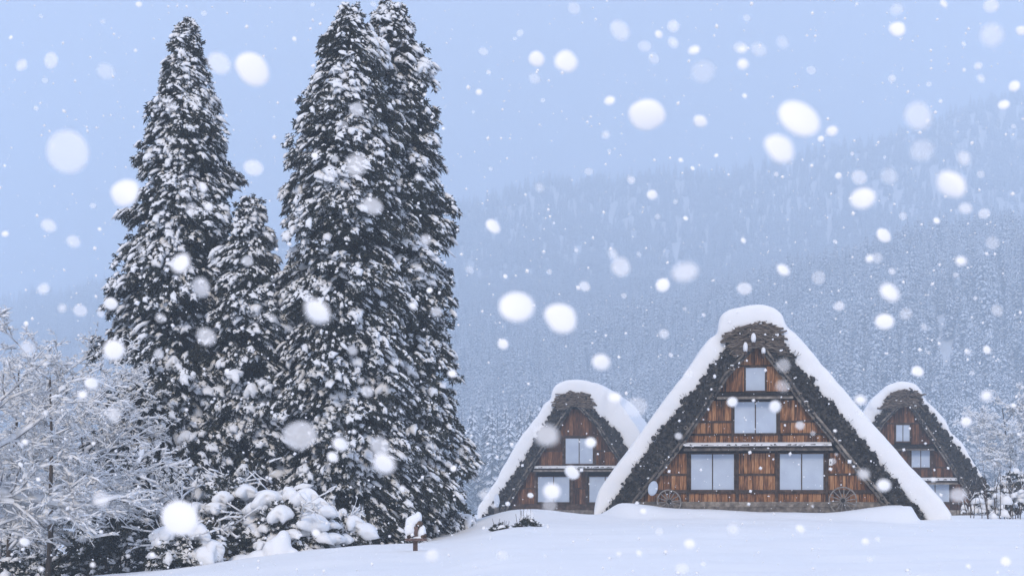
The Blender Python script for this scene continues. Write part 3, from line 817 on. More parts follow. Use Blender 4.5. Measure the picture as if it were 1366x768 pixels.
def conifer(px_top, py_top, px_base, Y, zbase, prof, seed, label, n_br=430, per=9, size=0.205, loads=60, snow=1.0, depth_k=1.0, group='tall snow-laden conifers'):
    """prof: list of (pixels under the top, half width in pixels)"""
    s = Y / FPX; g = np.random.default_rng(seed)
    top = P(px_top, py_top, Y); bx = (px_base - 683) * s
    root = thing('conifer', label, 'tree', (bx, Y, zbase), 0, group)
    H = top.z - zbase; tx = top.x - bx
    dd = np.array([p[0] for p in prof]) * s; rr_ = np.array([p[1] for p in prof]) * s
    rad_at = lambda z: np.interp(H - z, dd, rr_) * 1.08
    ax = lambda z: tx * (z / H) ** 1.2
    # trunk
    mb = MB(); zs = np.linspace(0, H, 14)
    for a, b in zip(zs[:-1], zs[1:]):
        mb.tube((ax(a), 0, a), (ax(b), 0, b), 0.30 * (1 - a / H) ** 0.8 + 0.02, 0.30 * (1 - b / H) ** 0.8 + 0.02, 9, False)
    mb.build('trunk', M['bark'], root)
    # limbs and the tufts they carry
    u = g.random(n_br)
    z0 = H - (H - 0.4) * u ** 0.95
    az = np.arange(n_br) * 2.39996 + g.normal(0, 0.5, n_br)
    Rz = rad_at(z0)
    lump = 1 + 0.20 * np.sin(az * 2 + z0 * 1.3 + seed) * np.sin(z0 * 0.9 + seed * 2) + 0.13 * np.sin(az * 3 - z0 * 2.3)
    Ln = Rz * lump * g.uniform(0.62, 1.12, n_br)
    rise = np.interp(z0 / H, [0, 0.5, 1], [-0.30, -0.05, 0.45])
    pos, out, sz, ex = [], [], [], []
    lim = MB()
    for i in range(n_br):
        c_, s_ = math.cos(az[i]), math.sin(az[i])
        L_ = max(Ln[i], 0.12)
        f = lambda t: np.array([ax(z0[i]) + c_ * L_ * t, s_ * L_ * t * depth_k, z0[i] + L_ * (rise[i] * t - 0.30 * t * t * (1 if L_ > 0.8 else 0.3))])
        if i % 2 == 0 and L_ > 0.6:
            pp = [f(t) for t in (0, 0.45, 0.9)]
            lim.tube(pp[0], pp[1], 0.05, 0.032, 5, False); lim.tube(pp[1], pp[2], 0.032, 0.012, 5, False)
        k = max(2, int(per * min(1, 0.35 + L_ / 2.0)))
        t = np.sort(1 - g.random(k) ** 1.5 * 0.72); t[-1] = 1.0
        for tt in t:
            p_ = f(tt); sp = 0.16 + 0.16 * L_ * (1.15 - tt)
            p_ = p_ + np.array([-s_, c_, 0]) * g.normal(0, sp) + np.array([0, 0, g.normal(0, 0.13)])
            pos.append(p_); out.append((c_, s_ * depth_k, rise[i] * 0.4 - 0.25)); ex.append(tt)
            sz.append(size * g.uniform(0.65, 1.25) * (0.62 + 0.38 * min(1, L_ / 1.2)))
    lim.build('limbs', M['bark'], root)['kind'] = 'stuff'
    # leader
    for k in range(7):
        pos.append((ax(H), 0, H - 0.12 * k)); out.append((g.normal(), g.normal(), 0.8)); sz.append(size * (0.35 + 0.05 * k)); ex.append(1)
    pos, out, sz, ex = np.array(pos), np.array(out), np.array(sz), np.array(ex)
    fr = frames(out, g, 0.3)
    inst_part('crown', GN_TUFT, fr, sz[:, None] * 1.2, pos, g, root)
    # snow lying on the tufts
    clump = 0.5 + 0.5 * np.sin(pos[:, 0] * 1.9 + seed) * np.sin(pos[:, 2] * 1.5 + pos[:, 1] * 1.3 + seed)
    keep = (g.random(len(pos)) < snow * (0.62 + 0.55 * clump) * np.clip(ex * 1.5 - 0.2, 0, 1))
    od = out[keep] / np.linalg.norm(out[keep], axis=1)[:, None]
    ps, ss = pos[keep] + (np.array([0, 0, 0.26]) + od * 0.34) * sz[keep][:, None], sz[keep] * (0.45 + 1.05 * g.random(keep.sum()) ** 1.4) * (0.88 + 0.5 * clump[keep])
    fr2 = frames(out[keep] * np.array([1, 1, 0.6]), g, 0.3, 0.75)
    sq = np.stack([np.ones_like(ss), g.uniform(0.55, 1.15, len(ss)), g.uniform(0.35, 0.85, len(ss))], -1)
    inst_part('snow_load', GN_CAP, fr2, ss[:, None] * sq, ps, g, root)
    # big pillows weighing single boughs down
    far = np.where(ex > 0.8)[0]
    idx = g.choice(far, loads, replace=False)
    idx = idx[np.argsort(-pos[idx, 2])]
    n_ = len(idx)
    big = g.uniform(0.18, 0.42, n_) * np.interp(pos[idx, 2], [0, H * 0.6, H], [1.2, 1, 0.55])
    m3 = frames(out[idx] * np.array([1, 1, 0.5]), g, 0.15, 0.45) * (big[:, None] * np.stack([np.ones(n_), g.uniform(0.7, 1.2, n_), g.uniform(0.9, 1.9, n_)], -1))[:, None, :]
    for q in range(n_):
        o = link('snow_pillow', PILLOWS[q % len(PILLOWS)], root)
        o.matrix_local = Matrix.Translation(pos[idx[q]] + np.array([0, 0, 0.14])) @ Matrix(m3[q].tolist()).to_4x4()
    return root

zt = lambda px, Y: gz((px - 683) * Y / FPX, Y) - 0.1
conifer(249, 36, 238, 54, zt(238, 54), [(0, 4), (15, 11), (40, 19), (70, 26), (100, 32), (125, 43), (165, 49), (230, 59), (290, 70), (370, 82), (450, 94), (560, 106), (700, 112), (760, 104)], 31,
        'tall pointed snow-laden conifer, leftmost of the tall ones', n_br=1000, per=22, loads=46)
conifer(334, 268, 335, 53, zt(335, 53), [(0, 6), (25, 15), (60, 28), (120, 42), (220, 56), (320, 68), (480, 72)], 32,
        'short conifer with bent tip wedged between the two tall ones', n_br=560, per=20, loads=30)
conifer(468, 16, 452, 53, zt(452, 53), [(0, 4), (20, 14), (50, 30), (90, 40), (160, 57), (220, 64), (300, 76), (400, 90), (500, 100), (620, 106), (720, 98)], 33,
        'tall dense snow-laden conifer with thin tip, left half of the joined pair', n_br=1050, per=22, loads=46)
conifer(521, 9, 532, 55.5, zt(532, 55.5), [(0, 6), (20, 17), (45, 26), (105, 42), (210, 58), (300, 66), (400, 74), (500, 84), (620, 90), (690, 86), (740, 74)], 44,
        'tall dark dense conifer nearest the farmhouses, right half of the joined pair', n_br=1000, per=22, loads=34, snow=0.85)

# ------------------------------------------------------------------ bare trees and bushes under snow
def tubes_np(segs, n=4):
    """segs (m,8): p0 p1 r0 r1 -> prisms"""
    S = np.array(segs); p0, p1, r0, r1 = S[:, :3], S[:, 3:6], S[:, 6], S[:, 7]
    d = p1 - p0; d /= np.linalg.norm(d, axis=1)[:, None] + 1e-9
    h = np.cross(d, [0.05, 0.03, 1.0]); h /= np.linalg.norm(h, axis=1)[:, None] + 1e-9
    v = np.cross(h, d)
    ring = []
    for p, r_ in ((p0, r0), (p1, r1)):
        for i in range(n):
            a = 2 * math.pi * i / n
            ring.append(p + (h * math.cos(a) + v * math.sin(a)) * r_[:, None])
    V = np.stack(ring, 1)
    Fc = []
    for i in range(n):
        j = (i + 1) % n
        Fc += [[i, j, n + j], [i, n + j, n + i]]
    Fc = np.array(Fc)
    return V.reshape(-1, 3), (Fc[None] + (np.arange(len(S)) * 2 * n)[:, None, None]).reshape(-1, 3)

def snow_np(segs, g, thick=1.0, base=0.018):
    S = np.array(segs); p0, p1, r0, r1 = S[:, :3], S[:, 3:6], S[:, 6], S[:, 7]
    d = p1 - p0; ln = np.linalg.norm(d, axis=1); d = d / (ln[:, None] + 1e-9)
    flat = np.sqrt(np.clip(1 - d[:, 2] ** 2, 0, 1))
    h = np.cross(d, [0, 0, 1.0]); h /= np.linalg.norm(h, axis=1)[:, None] + 1e-6
    k = np.clip(flat * 1.3 - 0.25, 0.12, 1)
    ring = []
    hh = g.uniform(0.6, 1.35, len(S))
    for p, r_, e in ((p0, r0, 1.0), (p1, r1, 0.9)):
        w_ = (r_ * 1.35 + base) * k * thick; t_ = (base * 2.3 + r_ * 2.3) * k * hh * e * thick
        b = p - np.array([0, 0, 1]) * (r_ * 0.5)[:, None]
        for a, c_ in ((-1, 0), (0, 1), (1, 0)):
            ring.append(b + h * (w_ * a)[:, None] + np.array([0, 0, 1]) * (t_ * c_)[:, None])
    V = np.stack(ring, 1)
    Fc = []
    for i in range(3):
        j = (i + 1) % 3
        Fc += [[i, 3 + i, 3 + j], [i, 3 + j, j]]
    Fc += [[0, 1, 2], [3, 5, 4]]
    Fc = np.array(Fc)
    return V.reshape(-1, 3), (Fc[None] + (np.arange(len(S)) * 6)[:, None, None]).reshape(-1, 3)

def grow(segs, p, d, r_, ln, lvl, maxl, g, spec):
    n = spec['seg'][lvl]
    p = np.array(p, float); d = np.array(d, float); d /= np.linalg.norm(d)
    pts = [p.copy()]; ds = [d.copy()]
    for i in range(n):
        d = d + g.normal(0, spec['wob'][lvl], 3) + np.array([0, 0, spec['up'][lvl]]) / n
        d /= np.linalg.norm(d)
        q = p + d * ln / n
        ra, rb = r_ * (1 - 0.75 * i / n), r_ * (1 - 0.75 * (i + 1) / n)
        segs[min(lvl, 1)].append((*p, *q, ra, rb)); p = q; pts.append(p.copy()); ds.append(d.copy())
    if lvl >= maxl: return
    for k in range(spec['kids'][lvl]):
        t = g.uniform(spec['from'][lvl], 1.0) * n
        i = min(int(t), n - 1); q = pts[i] + (pts[i + 1] - pts[i]) * (t - i)
        rnd_ = g.normal(size=3); rnd_ -= ds[i] * rnd_.dot(ds[i]); rnd_ /= np.linalg.norm(rnd_)
        if lvl >= 1: rnd_[2] *= 0.55
        nd = ds[i] * spec['fwd'][lvl] + rnd_
        grow(segs, q, nd, r_ * spec['rk'][lvl] * (1 - 0.5 * t / n), ln * spec['lk'][lvl] * g.uniform(0.6, 1.15) * (1.15 - 0.45 * t / n), lvl + 1, maxl, g, spec)

SPEC_TREE = dict(seg=[6, 5, 4, 2, 1], wob=[0.06, 0.15, 0.22, 0.3, 0.3], up=[0.1, 0.30, 0.12, 0.0, 0], kids=[13, 12, 7, 4], **{'from': [0.25, 0.15, 0.12, 0.2]}, fwd=[0.35, 0.75, 0.8, 0.9], rk=[0.5, 0.5, 0.42, 0.6], lk=[0.62, 0.45, 0.42, 0.5])

def bare_tree(loc, H, seed, label, spec=SPEC_TREE, maxl=4, r0=0.13, stems=1, lean=(0, 0), thick=1.0, pads=120, snow_base=0.0135, group='bare snow-covered trees', extra=None, name='bare_tree', cat='tree'):
    g = np.random.default_rng(seed)
    root = thing(name, label, cat, loc, 0, group)
    segs = [[], []]
    for k in range(stems):
        a = g.uniform(0, 6.28); sp = 0.0 if stems == 1 else 0.35
        grow(segs, (0.25 * sp * math.cos(a), 0.25 * sp * math.sin(a), -0.1), (lean[0] + sp * math.cos(a), lean[1] + sp * math.sin(a), 1), r0 * g.uniform(0.7, 1), H * g.uniform(0.8, 1), 0, maxl, g, spec)
    for (p_, d_, r_, ln_) in extra or []:
        grow(segs, p_, d_, r_, ln_, 1, maxl, g, spec)
    V, Fc = tubes_np(segs[0], 7); link('trunk', mesh_np('trunk', V, Fc, [M['bark']], smooth=True), root)
    V, Fc = tubes_np(segs[1], 3); link('branches', mesh_np('branches', V, Fc, [M['frosted_twig']]), root)['kind'] = 'stuff'
    VF = [snow_np(segs[1], g, thick, snow_base)]
    if pads:
        S = np.array(segs[1]); pk = S[g.integers(0, len(S), pads)]
        big = g.uniform(0.06, 0.19, pads) * thick
        VF.append(scatter_var(CAPS, frames(pk[:, 3:6] - pk[:, :3] + np.array([0, 0, 1e-3]), g, 0.2) * (big[:, None] * np.stack([np.full(pads, 1.4), np.ones(pads) * 0.9, np.full(pads, 0.7)], -1))[:, None, :], pk[:, :3] + np.array([0, 0, 0.04]), g))
    V, Fc = joinVF(VF)
    link('crown_snow', mesh_np('crown_snow', V, Fc, [M['snow']], smooth=True), root)
    return root

def gp(px, Y, dz=0.0):
    x = (px - 683) * Y / FPX
    return (x, Y, gz(x, Y) + dz)
bare_tree(gp(62, 46), 8.2, 51, 'bare snow-laden tree with dark upright trunk at lower left', pads=260, thick=1.05)
bare_tree(gp(-45, 40), 6.6, 52, 'bare tree whose long snow-heaped limb reaches in from the left edge', thick=1.15, pads=240,
          extra=[((0, 0, 2.7), (1, 0.1, 0.10), 0.10, 4.2), ((0, 0, 3.6), (1, -0.1, 0.45), 0.08, 3.8), ((0, 0, 1.6), (1, 0.2, 0.22), 0.06, 3.6), ((0, 0, 4.2), (0.8, 0.1, 0.9), 0.07, 3.2)])
bare_tree(gp(15, 53), 10.5, 53, 'taller frosted bare tree behind, crown reaching highest at the left edge', thick=1.1, pads=200)
bare_tree(gp(118, 51), 8.2, 54, 'frosted bare tree spreading against the leftmost tall conifer', thick=1.2, pads=240, lean=(-0.1, 0))

SPEC_BUSH = dict(seg=[4, 3, 2, 2], wob=[0.12, 0.2, 0.25, 0.2], up=[-0.15, -0.1, -0.1, 0], kids=[7, 5, 3], **{'from': [0.2, 0.2, 0.2]}, fwd=[0.9, 0.9, 0.9], rk=[0.6, 0.6, 0.6], lk=[0.5, 0.55, 0.5])

def leafy_bush(px, Y, rx, ry, rz, seed, label, caps=40, capsize=(0.2, 0.42), twigs=0, n=420, size=0.26, snow=0.6, dz=0.0, pil=0, group='snow-laden bushes'):
    g = np.random.default_rng(seed)
    root = thing('snowy_bush', label, 'bush', gp(px, Y, dz), 0, group)
    d = g.normal(size=(n, 3)); d[:, 2] = np.abs(d[:, 2]); d /= np.linalg.norm(d, axis=1)[:, None]
    rr_ = g.uniform(0.45, 1.0, n) ** 0.6 * (1 + 0.18 * np.sin(d[:, 0] * 5 + seed) * np.cos(d[:, 2] * 6 + seed))
    pos = d * rr_[:, None] * np.array([rx, ry, rz])
    sz = size * g.uniform(0.6, 1.2, n)
    out = d * np.array([1, 1, 0.4]) - np.array([0, 0, 0.15])
    V, Fc = scatter_var(TUFTS, frames(out, g, 0.35) * sz[:, None, None], pos, g)
    link('crown', mesh_np('crown', V, Fc, [M['needles']]), root)
    mb = MB()
    for k in range(6):
        a = g.uniform(0, 6.28); mb.tube((0, 0, -0.3), (0.6 * rx * math.cos(a), 0.6 * ry * math.sin(a), rz * 0.7), 0.04, 0.012, 5)
    mb.build('stems', M['bark'], root)['kind'] = 'stuff'
    for q in range(pil):                       # heavy pillows on the side of the field
        a = g.uniform(-1.3, 1.3) - math.pi / 2; e_ = g.uniform(0.1, 1.2); k_ = g.uniform(0.28, 0.55)
        o = link('snow_pillow', PILLOWS[q % len(PILLOWS)], root)
        o.location = (rx * math.cos(a) * math.cos(e_), ry * math.sin(a) * math.cos(e_) * 1.05, rz * math.sin(e_) + 0.05)
        o.rotation_euler = (0, 0, a); o.scale = (k_, k_ * g.uniform(0.8, 1.4), k_ * g.uniform(0.9, 1.5))
    keep = g.random(n) < snow
    VF = [scatter_var(CAPS, frames(out[keep], g, 0.25) * (sz[keep] * g.uniform(0.5, 1.0, keep.sum()))[:, None, None], pos[keep] + np.array([0, 0, 0.05]), g)]
    idx = g.integers(0, n, caps)
    bs = g.uniform(*capsize, caps)
    VF.append(scatter_var(CAPS, frames(out[idx] + np.array([0, -0.3, 0]), g, 0.12) * (bs[:, None] * np.stack([np.ones(caps) * 1.1, np.ones(caps), g.uniform(0.9, 1.5, caps)], -1))[:, None, :], pos[idx] * 1.03 + np.array([0, 0, 0.07]), g))
    if twigs:
        segs = [[], []]
        for k in range(twigs):
            a = g.uniform(0, 6.28); t = g.uniform(0.4, 1)
            grow(segs, (0, 0, 0), (t * math.cos(a), t * math.sin(a), g.uniform(0.5, 1.2)), 0.024, max(rx, rz) * g.uniform(1.0, 1.5), 1, 3, g, SPEC_BUSH)
        V, Fc = tubes_np(segs[1], 4); link('twigs', mesh_np('twigs', V, Fc, [M['twig']]), root)['kind'] = 'stuff'
        VF.append(snow_np(segs[1], g, 1.2, 0.018))
    V, Fc = joinVF(VF)
    link('snow_load', mesh_np('snow_load', V, Fc, [M['snow']], smooth=True), root)['kind'] = 'stuff'
    return root
leafy_bush(300, 45, 1.5, 1.0, 2.5, 61, 'twiggy snow-laden bush at the foot of the leftmost tall conifer', caps=30, twigs=7, n=520, pil=6)
leafy_bush(385, 44, 1.6, 1.0, 1.9, 62, 'rounded bush under thick snow pillows below the joined conifers', caps=46, capsize=(0.25, 0.55), twigs=3, n=520, snow=0.7, pil=11)
leafy_bush(250, 42.5, 1.2, 0.9, 1.15, 63, 'low bush almost buried in snow beside the large snow mound', caps=26, capsize=(0.2, 0.45), twigs=3, n=330, snow=0.8, pil=6)
leafy_bush(452, 45, 1.0, 0.8, 1.1, 64, 'small snowy bush right of the pillow-covered one, at the snow edge', caps=14, twigs=3, n=320, snow=0.55, pil=6)
leafy_bush(165, 48, 2.2, 1.2, 3.2, 65, 'dark evergreen bush with snow between bare trees and leftmost conifer', caps=30, capsize=(0.15, 0.4), n=620, snow=0.55)
leafy_bush(40, 52, 2.4, 1.2, 2.0, 66, 'low dark bush behind the bare tree trunk at lower left', caps=50, n=420, snow=0.75)
leafy_bush(75, 61, 3.6, 1.5, 5.0, 67, 'tall snow-plastered bush seen through the bare trees, nearer the conifer', caps=60, capsize=(0.2, 0.5), n=900, size=0.3, snow=0.9)
leafy_bush(-20, 63, 3.4, 1.5, 4.4, 68, 'tall snow-plastered bush behind the bare trees at the very left edge', caps=60, capsize=(0.2, 0.5), n=800, size=0.3, snow=0.9)
leafy_bush(20, 47, 1.6, 0.8, 1.3, 69, 'low snowy bush at the bottom left corner beside the dark trunk', caps=26, capsize=(0.15, 0.4), n=330, snow=0.7)
# heap of snow that slid off the trees
x, y, z = gp(372, 42.5)
o = tag(snow_lump('snow_mound', None, [((0, 0, 0.0), 0.42, 0.4, 0.55), ((0.12, 0.05, 0.3), 0.24, 0.3, 0.42), ((-0.25, 0.0, 0.12), 0.22, 0.3, 0.3), ((0.36, 0, -0.15), 0.3, 0.3, 0.35), ((-0.6, 0.1, -0.25), 0.4, 0.4, 0.38), ((-1.1, 0.2, -0.35), 0.5, 0.5, 0.35)], 0.04, 8), 'pointed pillow of snow standing before the pillow-covered bush', 'snow heap')
o.location = (x, y, z)

# twigs sticking out of the snow
def sprig(px, py, Y, label, h, n, seed, wide):
    x, yy, z = gp(px, Y)
    g = np.random.default_rng(seed)
    root = thing('snow_bound_shrub', label, 'shrub', (x, yy, z - 0.05), 0, 'small shrubs poking out of the drift')
    pos = np.stack([g.uniform(-wide, wide, n), g.uniform(-0.25, 0.25, n), g.uniform(0.02, h, n) ** 1.0], -1)
    pos[:, 2] *= np.clip(1.15 - np.abs(pos[:, 0]) / wide, 0.2, 1)
    out = np.stack([g.normal(0, 1, n), g.normal(-0.3, 0.6, n), g.uniform(0.2, 1.5, n)], -1)
    sz = g.uniform(0.09, 0.2, n)
    V, Fc = scatter_var(TUFTS, frames(out, g, 0.3) * sz[:, None, None], pos, g)
    link('leaves', mesh_np('leaves', V, Fc, [M['needles']]), root)
    mb = MB()
    for k in range(7):
        xx = g.uniform(-wide * 0.7, wide * 0.7); mb.tube((xx, 0, -0.2), (xx + g.uniform(-0.15, 0.15), g.uniform(-0.1, 0.1), h * g.uniform(0.9, 1.7)), 0.014, 0.006, 5)
    mb.build('stems', M['twig'], root)['kind'] = 'stuff'
    k = g.random(n) < 0.4
    V, Fc = scatter_var(CAPS, frames(out[k] * np.array([1, 1, 0.1]), g, 0.1) * (sz[k] * 0.85)[:, None, None], pos[k] + np.array([0, 0, 0.06]), g)
    link('snow_load', mesh_np('snow_load', V, Fc, [M['snow']], smooth=True), root)['kind'] = 'stuff'
sprig(668, 734, 47, 'low dark shrub poking out of the drift, the left one of two', 0.24, 34, 71, 0.32)
sprig(703, 726, 48.5, 'dark shrub poking higher out of the drift, the right one of two', 0.42, 40, 72, 0.40)

# reeds, twigs and snow pads at the right edge
def stem_patch(px, Y, n, h, wide, seed, label, pads):
    x, yy, z = gp(px, Y); g = np.random.default_rng(seed)
    root = thing('dry_stems', label, 'shrub', (x, yy, z - 0.05), 0, 'dry stems at the right edge')
    segs = [[], []]
    for k in range(n):
        b = np.array([g.uniform(-wide, wide), g.uniform(-0.8, 0.8), -0.1])
        segs[1] += []
        d = np.array([g.normal(0, 0.14), g.normal(0, 0.1), 1.0])
        grow(segs, b, d, 0.022, h * g.uniform(0.5, 1.1), 1, 2, g, dict(seg=[1, 4, 2], wob=[0, 0.05, 0.15], up=[0, 0, 0.1], kids=[0, 2, 0], **{'from': [0, 0.4, 0]}, fwd=[1, 1.6, 1], rk=[1, 0.6, 1], lk=[1, 0.3, 1]))
    V, Fc = tubes_np(segs[1], 4); link('stems', mesh_np('stems', V, Fc, [M['twig']]), root)['kind'] = 'stuff'
    VF = [snow_np(segs[1], g, 0.9, 0.02)]
    if pads:
        pos = np.stack([g.uniform(-wide, wide, pads), g.uniform(-0.6, 0.4, pads), g.uniform(0.1, h * 0.5, pads)], -1)
        bs = g.uniform(0.14, 0.42, pads)
        VF.append(scatter_var(CAPS, frames(np.stack([g.normal(size=pads), g.normal(size=pads), np.zeros(pads)], -1), g, 0.1) * (bs[:, None] * np.stack([np.ones(pads), np.ones(pads), g.uniform(0.9, 1.8, pads)], -1))[:, None, :], pos, g))
    V, Fc = joinVF(VF); link('snow_load', mesh_np('snow_load', V, Fc, [M['snow']], smooth=True), root)
stem_patch(1345, 62, 34, 2.6, 1.4, 81, 'tall dry stems with snow pads at the right edge of the field', 26)
stem_patch(1303, 66, 16, 1.5, 0.8, 82, 'thin snowy twigs leaning before the right farmhouse corner', 8)
leafy_bush(1352, 72, 2.0, 1.0, 1.9, 83, 'dark bush under snow behind the dry stems at right edge', caps=30, n=360, snow=0.7, dz=0.3)
bare_tree(gp(1352, 150), 13, 84, 'frosted pale bare tree standing beyond the field at far right', thick=2.2, pads=200, snow_base=0.03, r0=0.2)

# ------------------------------------------------------------------ forest on the slope
def far_tree_parts(seed, H=1.0, n=150, w0=0.20):
    g = np.random.default_rng(seed)
    def fan(k, snow):
        V, Fc = [], []
        g2 = np.random.default_rng(seed * 7 + 1)
        for i in range(k):
            u = g2.random(); z = H * (0.10 + 0.90 * (1 - (1 - u) ** 0.6 if False else u))
            z = H * (1 - 0.92 * g2.random() ** 0.62)
            az = g2.uniform(0, 6.283); r_ = w0 * H * (1 - z / H) ** 0.75 * g2.uniform(0.65, 1.15) + 0.012
            c_, s_ = math.cos(az), math.sin(az); wd = r_ * g2.uniform(0.16, 0.34); dr = r_ * g2.uniform(0.1, 0.8)
            keep = g2.random() < 0.8
            if snow and not keep: continue
            o = 0.012 if snow else 0.0; q = 0.86 if snow else 1.0
            b = len(V)
            V += [(c_ * r_ * 0.12, s_ * r_ * 0.12, z + o), (c_ * r_ * 0.6 - s_ * wd * q, s_ * r_ * 0.6 + c_ * wd * q, z - dr * 0.45 + o * 0.6), (c_ * r_ * q, s_ * r_ * q, z - dr * q + o * 0.4),
                  (c_ * r_ * 0.6 + s_ * wd * q, s_ * r_ * 0.6 - c_ * wd * q, z - dr * 0.45 + o * 0.6), (c_ * r_ * 0.55, s_ * r_ * 0.55, z - dr * 0.22 + o * 1.6)]
            Fc += [[b, b + 4, b + 1], [b + 1, b + 4, b + 2], [b + 2, b + 4, b + 3], [b + 3, b + 4, b]]
        return np.array(V), np.array(Fc)
    V, Fc = tubes_np([(0, 0, -0.05, 0.0, 0, 0.95, 0.014, 0.003)], 5)
    return (V, Fc), fan(n, False), fan(n, True)

FAR = []
for k, (w0, n) in enumerate(((0.17, 300), (0.21, 330), (0.15, 260), (0.24, 330))):
    t_, c_, s_ = far_tree_parts(90 + k, 1.0, n, w0)
    V, Fc = joinVF([t_, c_, s_])
    midx = np.concatenate([np.full(len(t_[1]), 0), np.full(len(c_[1]), 0), np.full(len(s_[1]), 1)])
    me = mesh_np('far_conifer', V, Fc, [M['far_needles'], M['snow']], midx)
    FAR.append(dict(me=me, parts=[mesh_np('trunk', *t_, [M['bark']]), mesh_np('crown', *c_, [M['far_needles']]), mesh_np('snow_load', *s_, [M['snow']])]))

g = np.random.default_rng(99)
pts = []
def cand(y0, y1, spacing):
    area = 0.40 * (y1 * y1 - y0 * y0)
    n = int(area / spacing ** 2)
    y = np.sqrt(g.uniform(y0 * y0, y1 * y1, n)); x = g.uniform(-0.40, 0.40, n) * y
    return np.stack([x, y], -1)
C_ = np.concatenate([cand(375, 640, 6.5), cand(640, 1000, 7.5), cand(1000, 1500, 8.5), cand(1500, 1950, 11)])
C_ = C_[C_[:, 1] > 390 - 30 * np.sin(C_[:, 0] * 0.013 + 1) - 8]
Hh = g.uniform(14, 30, len(C_)) * (1 - 0.15 * sst(900, 1700, C_[:, 1]))
# nearest ones that are seen between the houses stand as single trees
pxs = 683 + C_[:, 0] / C_[:, 1] * FPX
near = np.where(((pxs > 625) & (pxs < 1366)) & (C_[:, 1] < 480))[0]
near = near[np.argsort(C_[near, 1])][:70]
for q, i in enumerate(near):
    x, y = C_[i]
    ty = FAR[q % 4]
    where = ('left of the left farmhouse' if pxs[i] < 735 else 'between the left and central farmhouses' if pxs[i] < 1010 else 'between the central and right farmhouses' if pxs[i] < 1200 else 'right of the right farmhouse')
    o = thing('conifer', 'hazy snowy conifer at the foot of the slope, %s' % where, 'tree', (x, y, gz(x, y) - 0.3), g.uniform(0, 6.28), 'conifers at the foot of the slope ' + where)
    o.scale = (Hh[i],) * 3
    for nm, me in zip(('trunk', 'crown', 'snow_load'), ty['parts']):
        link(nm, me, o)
mask = np.ones(len(C_), bool); mask[near] = False
C_, Hh = C_[mask], Hh[mask]
Z_ = ground_z(C_[:, 0], C_[:, 1]) - 0.3
me = bpy.data.meshes.new('forest')
me.vertices.add(len(C_)); me.vertices.foreach_set('co', np.stack([C_[:, 0], C_[:, 1], Z_], -1).astype(np.float32).ravel())
for nm, vals, tp in (('tree_height', Hh, 'FLOAT'), ('turn', g.uniform(0, 6.28, len(C_)), 'FLOAT'), ('sort', g.integers(0, 4, len(C_)), 'INT')):
    at = me.attributes.new(nm, tp, 'POINT'); at.data.foreach_set('value', np.asarray(vals, np.float32 if tp == 'FLOAT' else np.int32))
forest = link('forest', me)
tag(forest, 'dense snow-covered conifer forest fading into haze on the mountainside', 'forest', None, 'stuff')
gn = bpy.data.node_groups.new('forest', 'GeometryNodeTree')
gn.interface.new_socket('Geometry', in_out='INPUT', socket_type='NodeSocketGeometry')
gn.interface.new_socket('Geometry', in_out='OUTPUT', socket_type='NodeSocketGeometry')
gi, go = gn.nodes.new('NodeGroupInput'), gn.nodes.new('NodeGroupOutput')
jn = gn.nodes.new('GeometryNodeJoinGeometry')
def attr(nm, tp):
    a = gn.nodes.new('GeometryNodeInputNamedAttribute'); a.data_type = tp; a.inputs[0].default_value = nm
    return a.outputs[0]
ah, at_, as_ = attr('tree_height', 'FLOAT'), attr('turn', 'FLOAT'), attr('sort', 'INT')
cxyz = gn.nodes.new('ShaderNodeCombineXYZ'); gn.links.new(at_, cxyz.inputs[2])
for k in range(4):
    fo = bpy.data.objects.new('far_conifer', FAR[k]['me'])
    oi = gn.nodes.new('GeometryNodeObjectInfo'); oi.inputs[0].default_value = fo; oi.inputs[1].default_value = True
    cmp_ = gn.nodes.new('FunctionNodeCompare'); cmp_.data_type = 'INT'; cmp_.operation = 'EQUAL'
    gn.links.new(as_, cmp_.inputs[2]); cmp_.inputs[3].default_value = k
    ip = gn.nodes.new('GeometryNodeInstanceOnPoints')
    gn.links.new(gi.outputs[0], ip.inputs['Points']); gn.links.new(cmp_.outputs[0], ip.inputs['Selection'])
    gn.links.new(oi.outputs['Geometry'], ip.inputs['Instance'])
    gn.links.new(cxyz.outputs[0], ip.inputs['Rotation']); gn.links.new(ah, ip.inputs['Scale'])
    gn.links.new(ip.outputs[0], jn.inputs[0])
gn.links.new(jn.outputs[0], go.inputs[0])
forest.modifiers.new('trees', 'NODES').node_group = gn

# ------------------------------------------------------------------ air thick with snow
HAZE = 0.00115
mb = MB(); mb.box(-1720, 1720, -360, 2750, -12, 640)
hm = bpy.data.materials.new('haze'); hm.use_nodes = True
hm.node_tree.nodes.clear()
ho = hm.node_tree.nodes.new('ShaderNodeOutputMaterial')
hv = hm.node_tree.nodes.new('ShaderNodeVolumePrincipled')
hv.inputs['Color'].default_value = (0.79, 0.90, 1.0, 1)
hv.inputs['Density'].default_value = HAZE
hv.inputs['Anisotropy'].default_value = 0.0
hm.node_tree.links.new(hv.outputs[0], ho.inputs['Volume'])
tag(mb.build('haze', hm), 'pale blue haze of falling snow filling the valley', 'haze', None, 'stuff')

# ------------------------------------------------------------------ falling snow
APER = cam_d.lens / cam_d.dof.aperture_fstop / 1000.0
FLK = []
for k in range(6):
    V, Fc = ICO1[0].copy(), ICO1[1]
    gg = np.random.default_rng(200 + k)
    V *= (1 + 0.05 * np.sin(V @ gg.normal(0, 1.6, 3) + gg.uniform(0, 6)))[:, None]
    FLK.append([mesh_np('snowflake', V * 0.5, Fc, [M[q]], smooth=True) for q in ('flake', 'flake_blur', 'flake_faint_blur')])

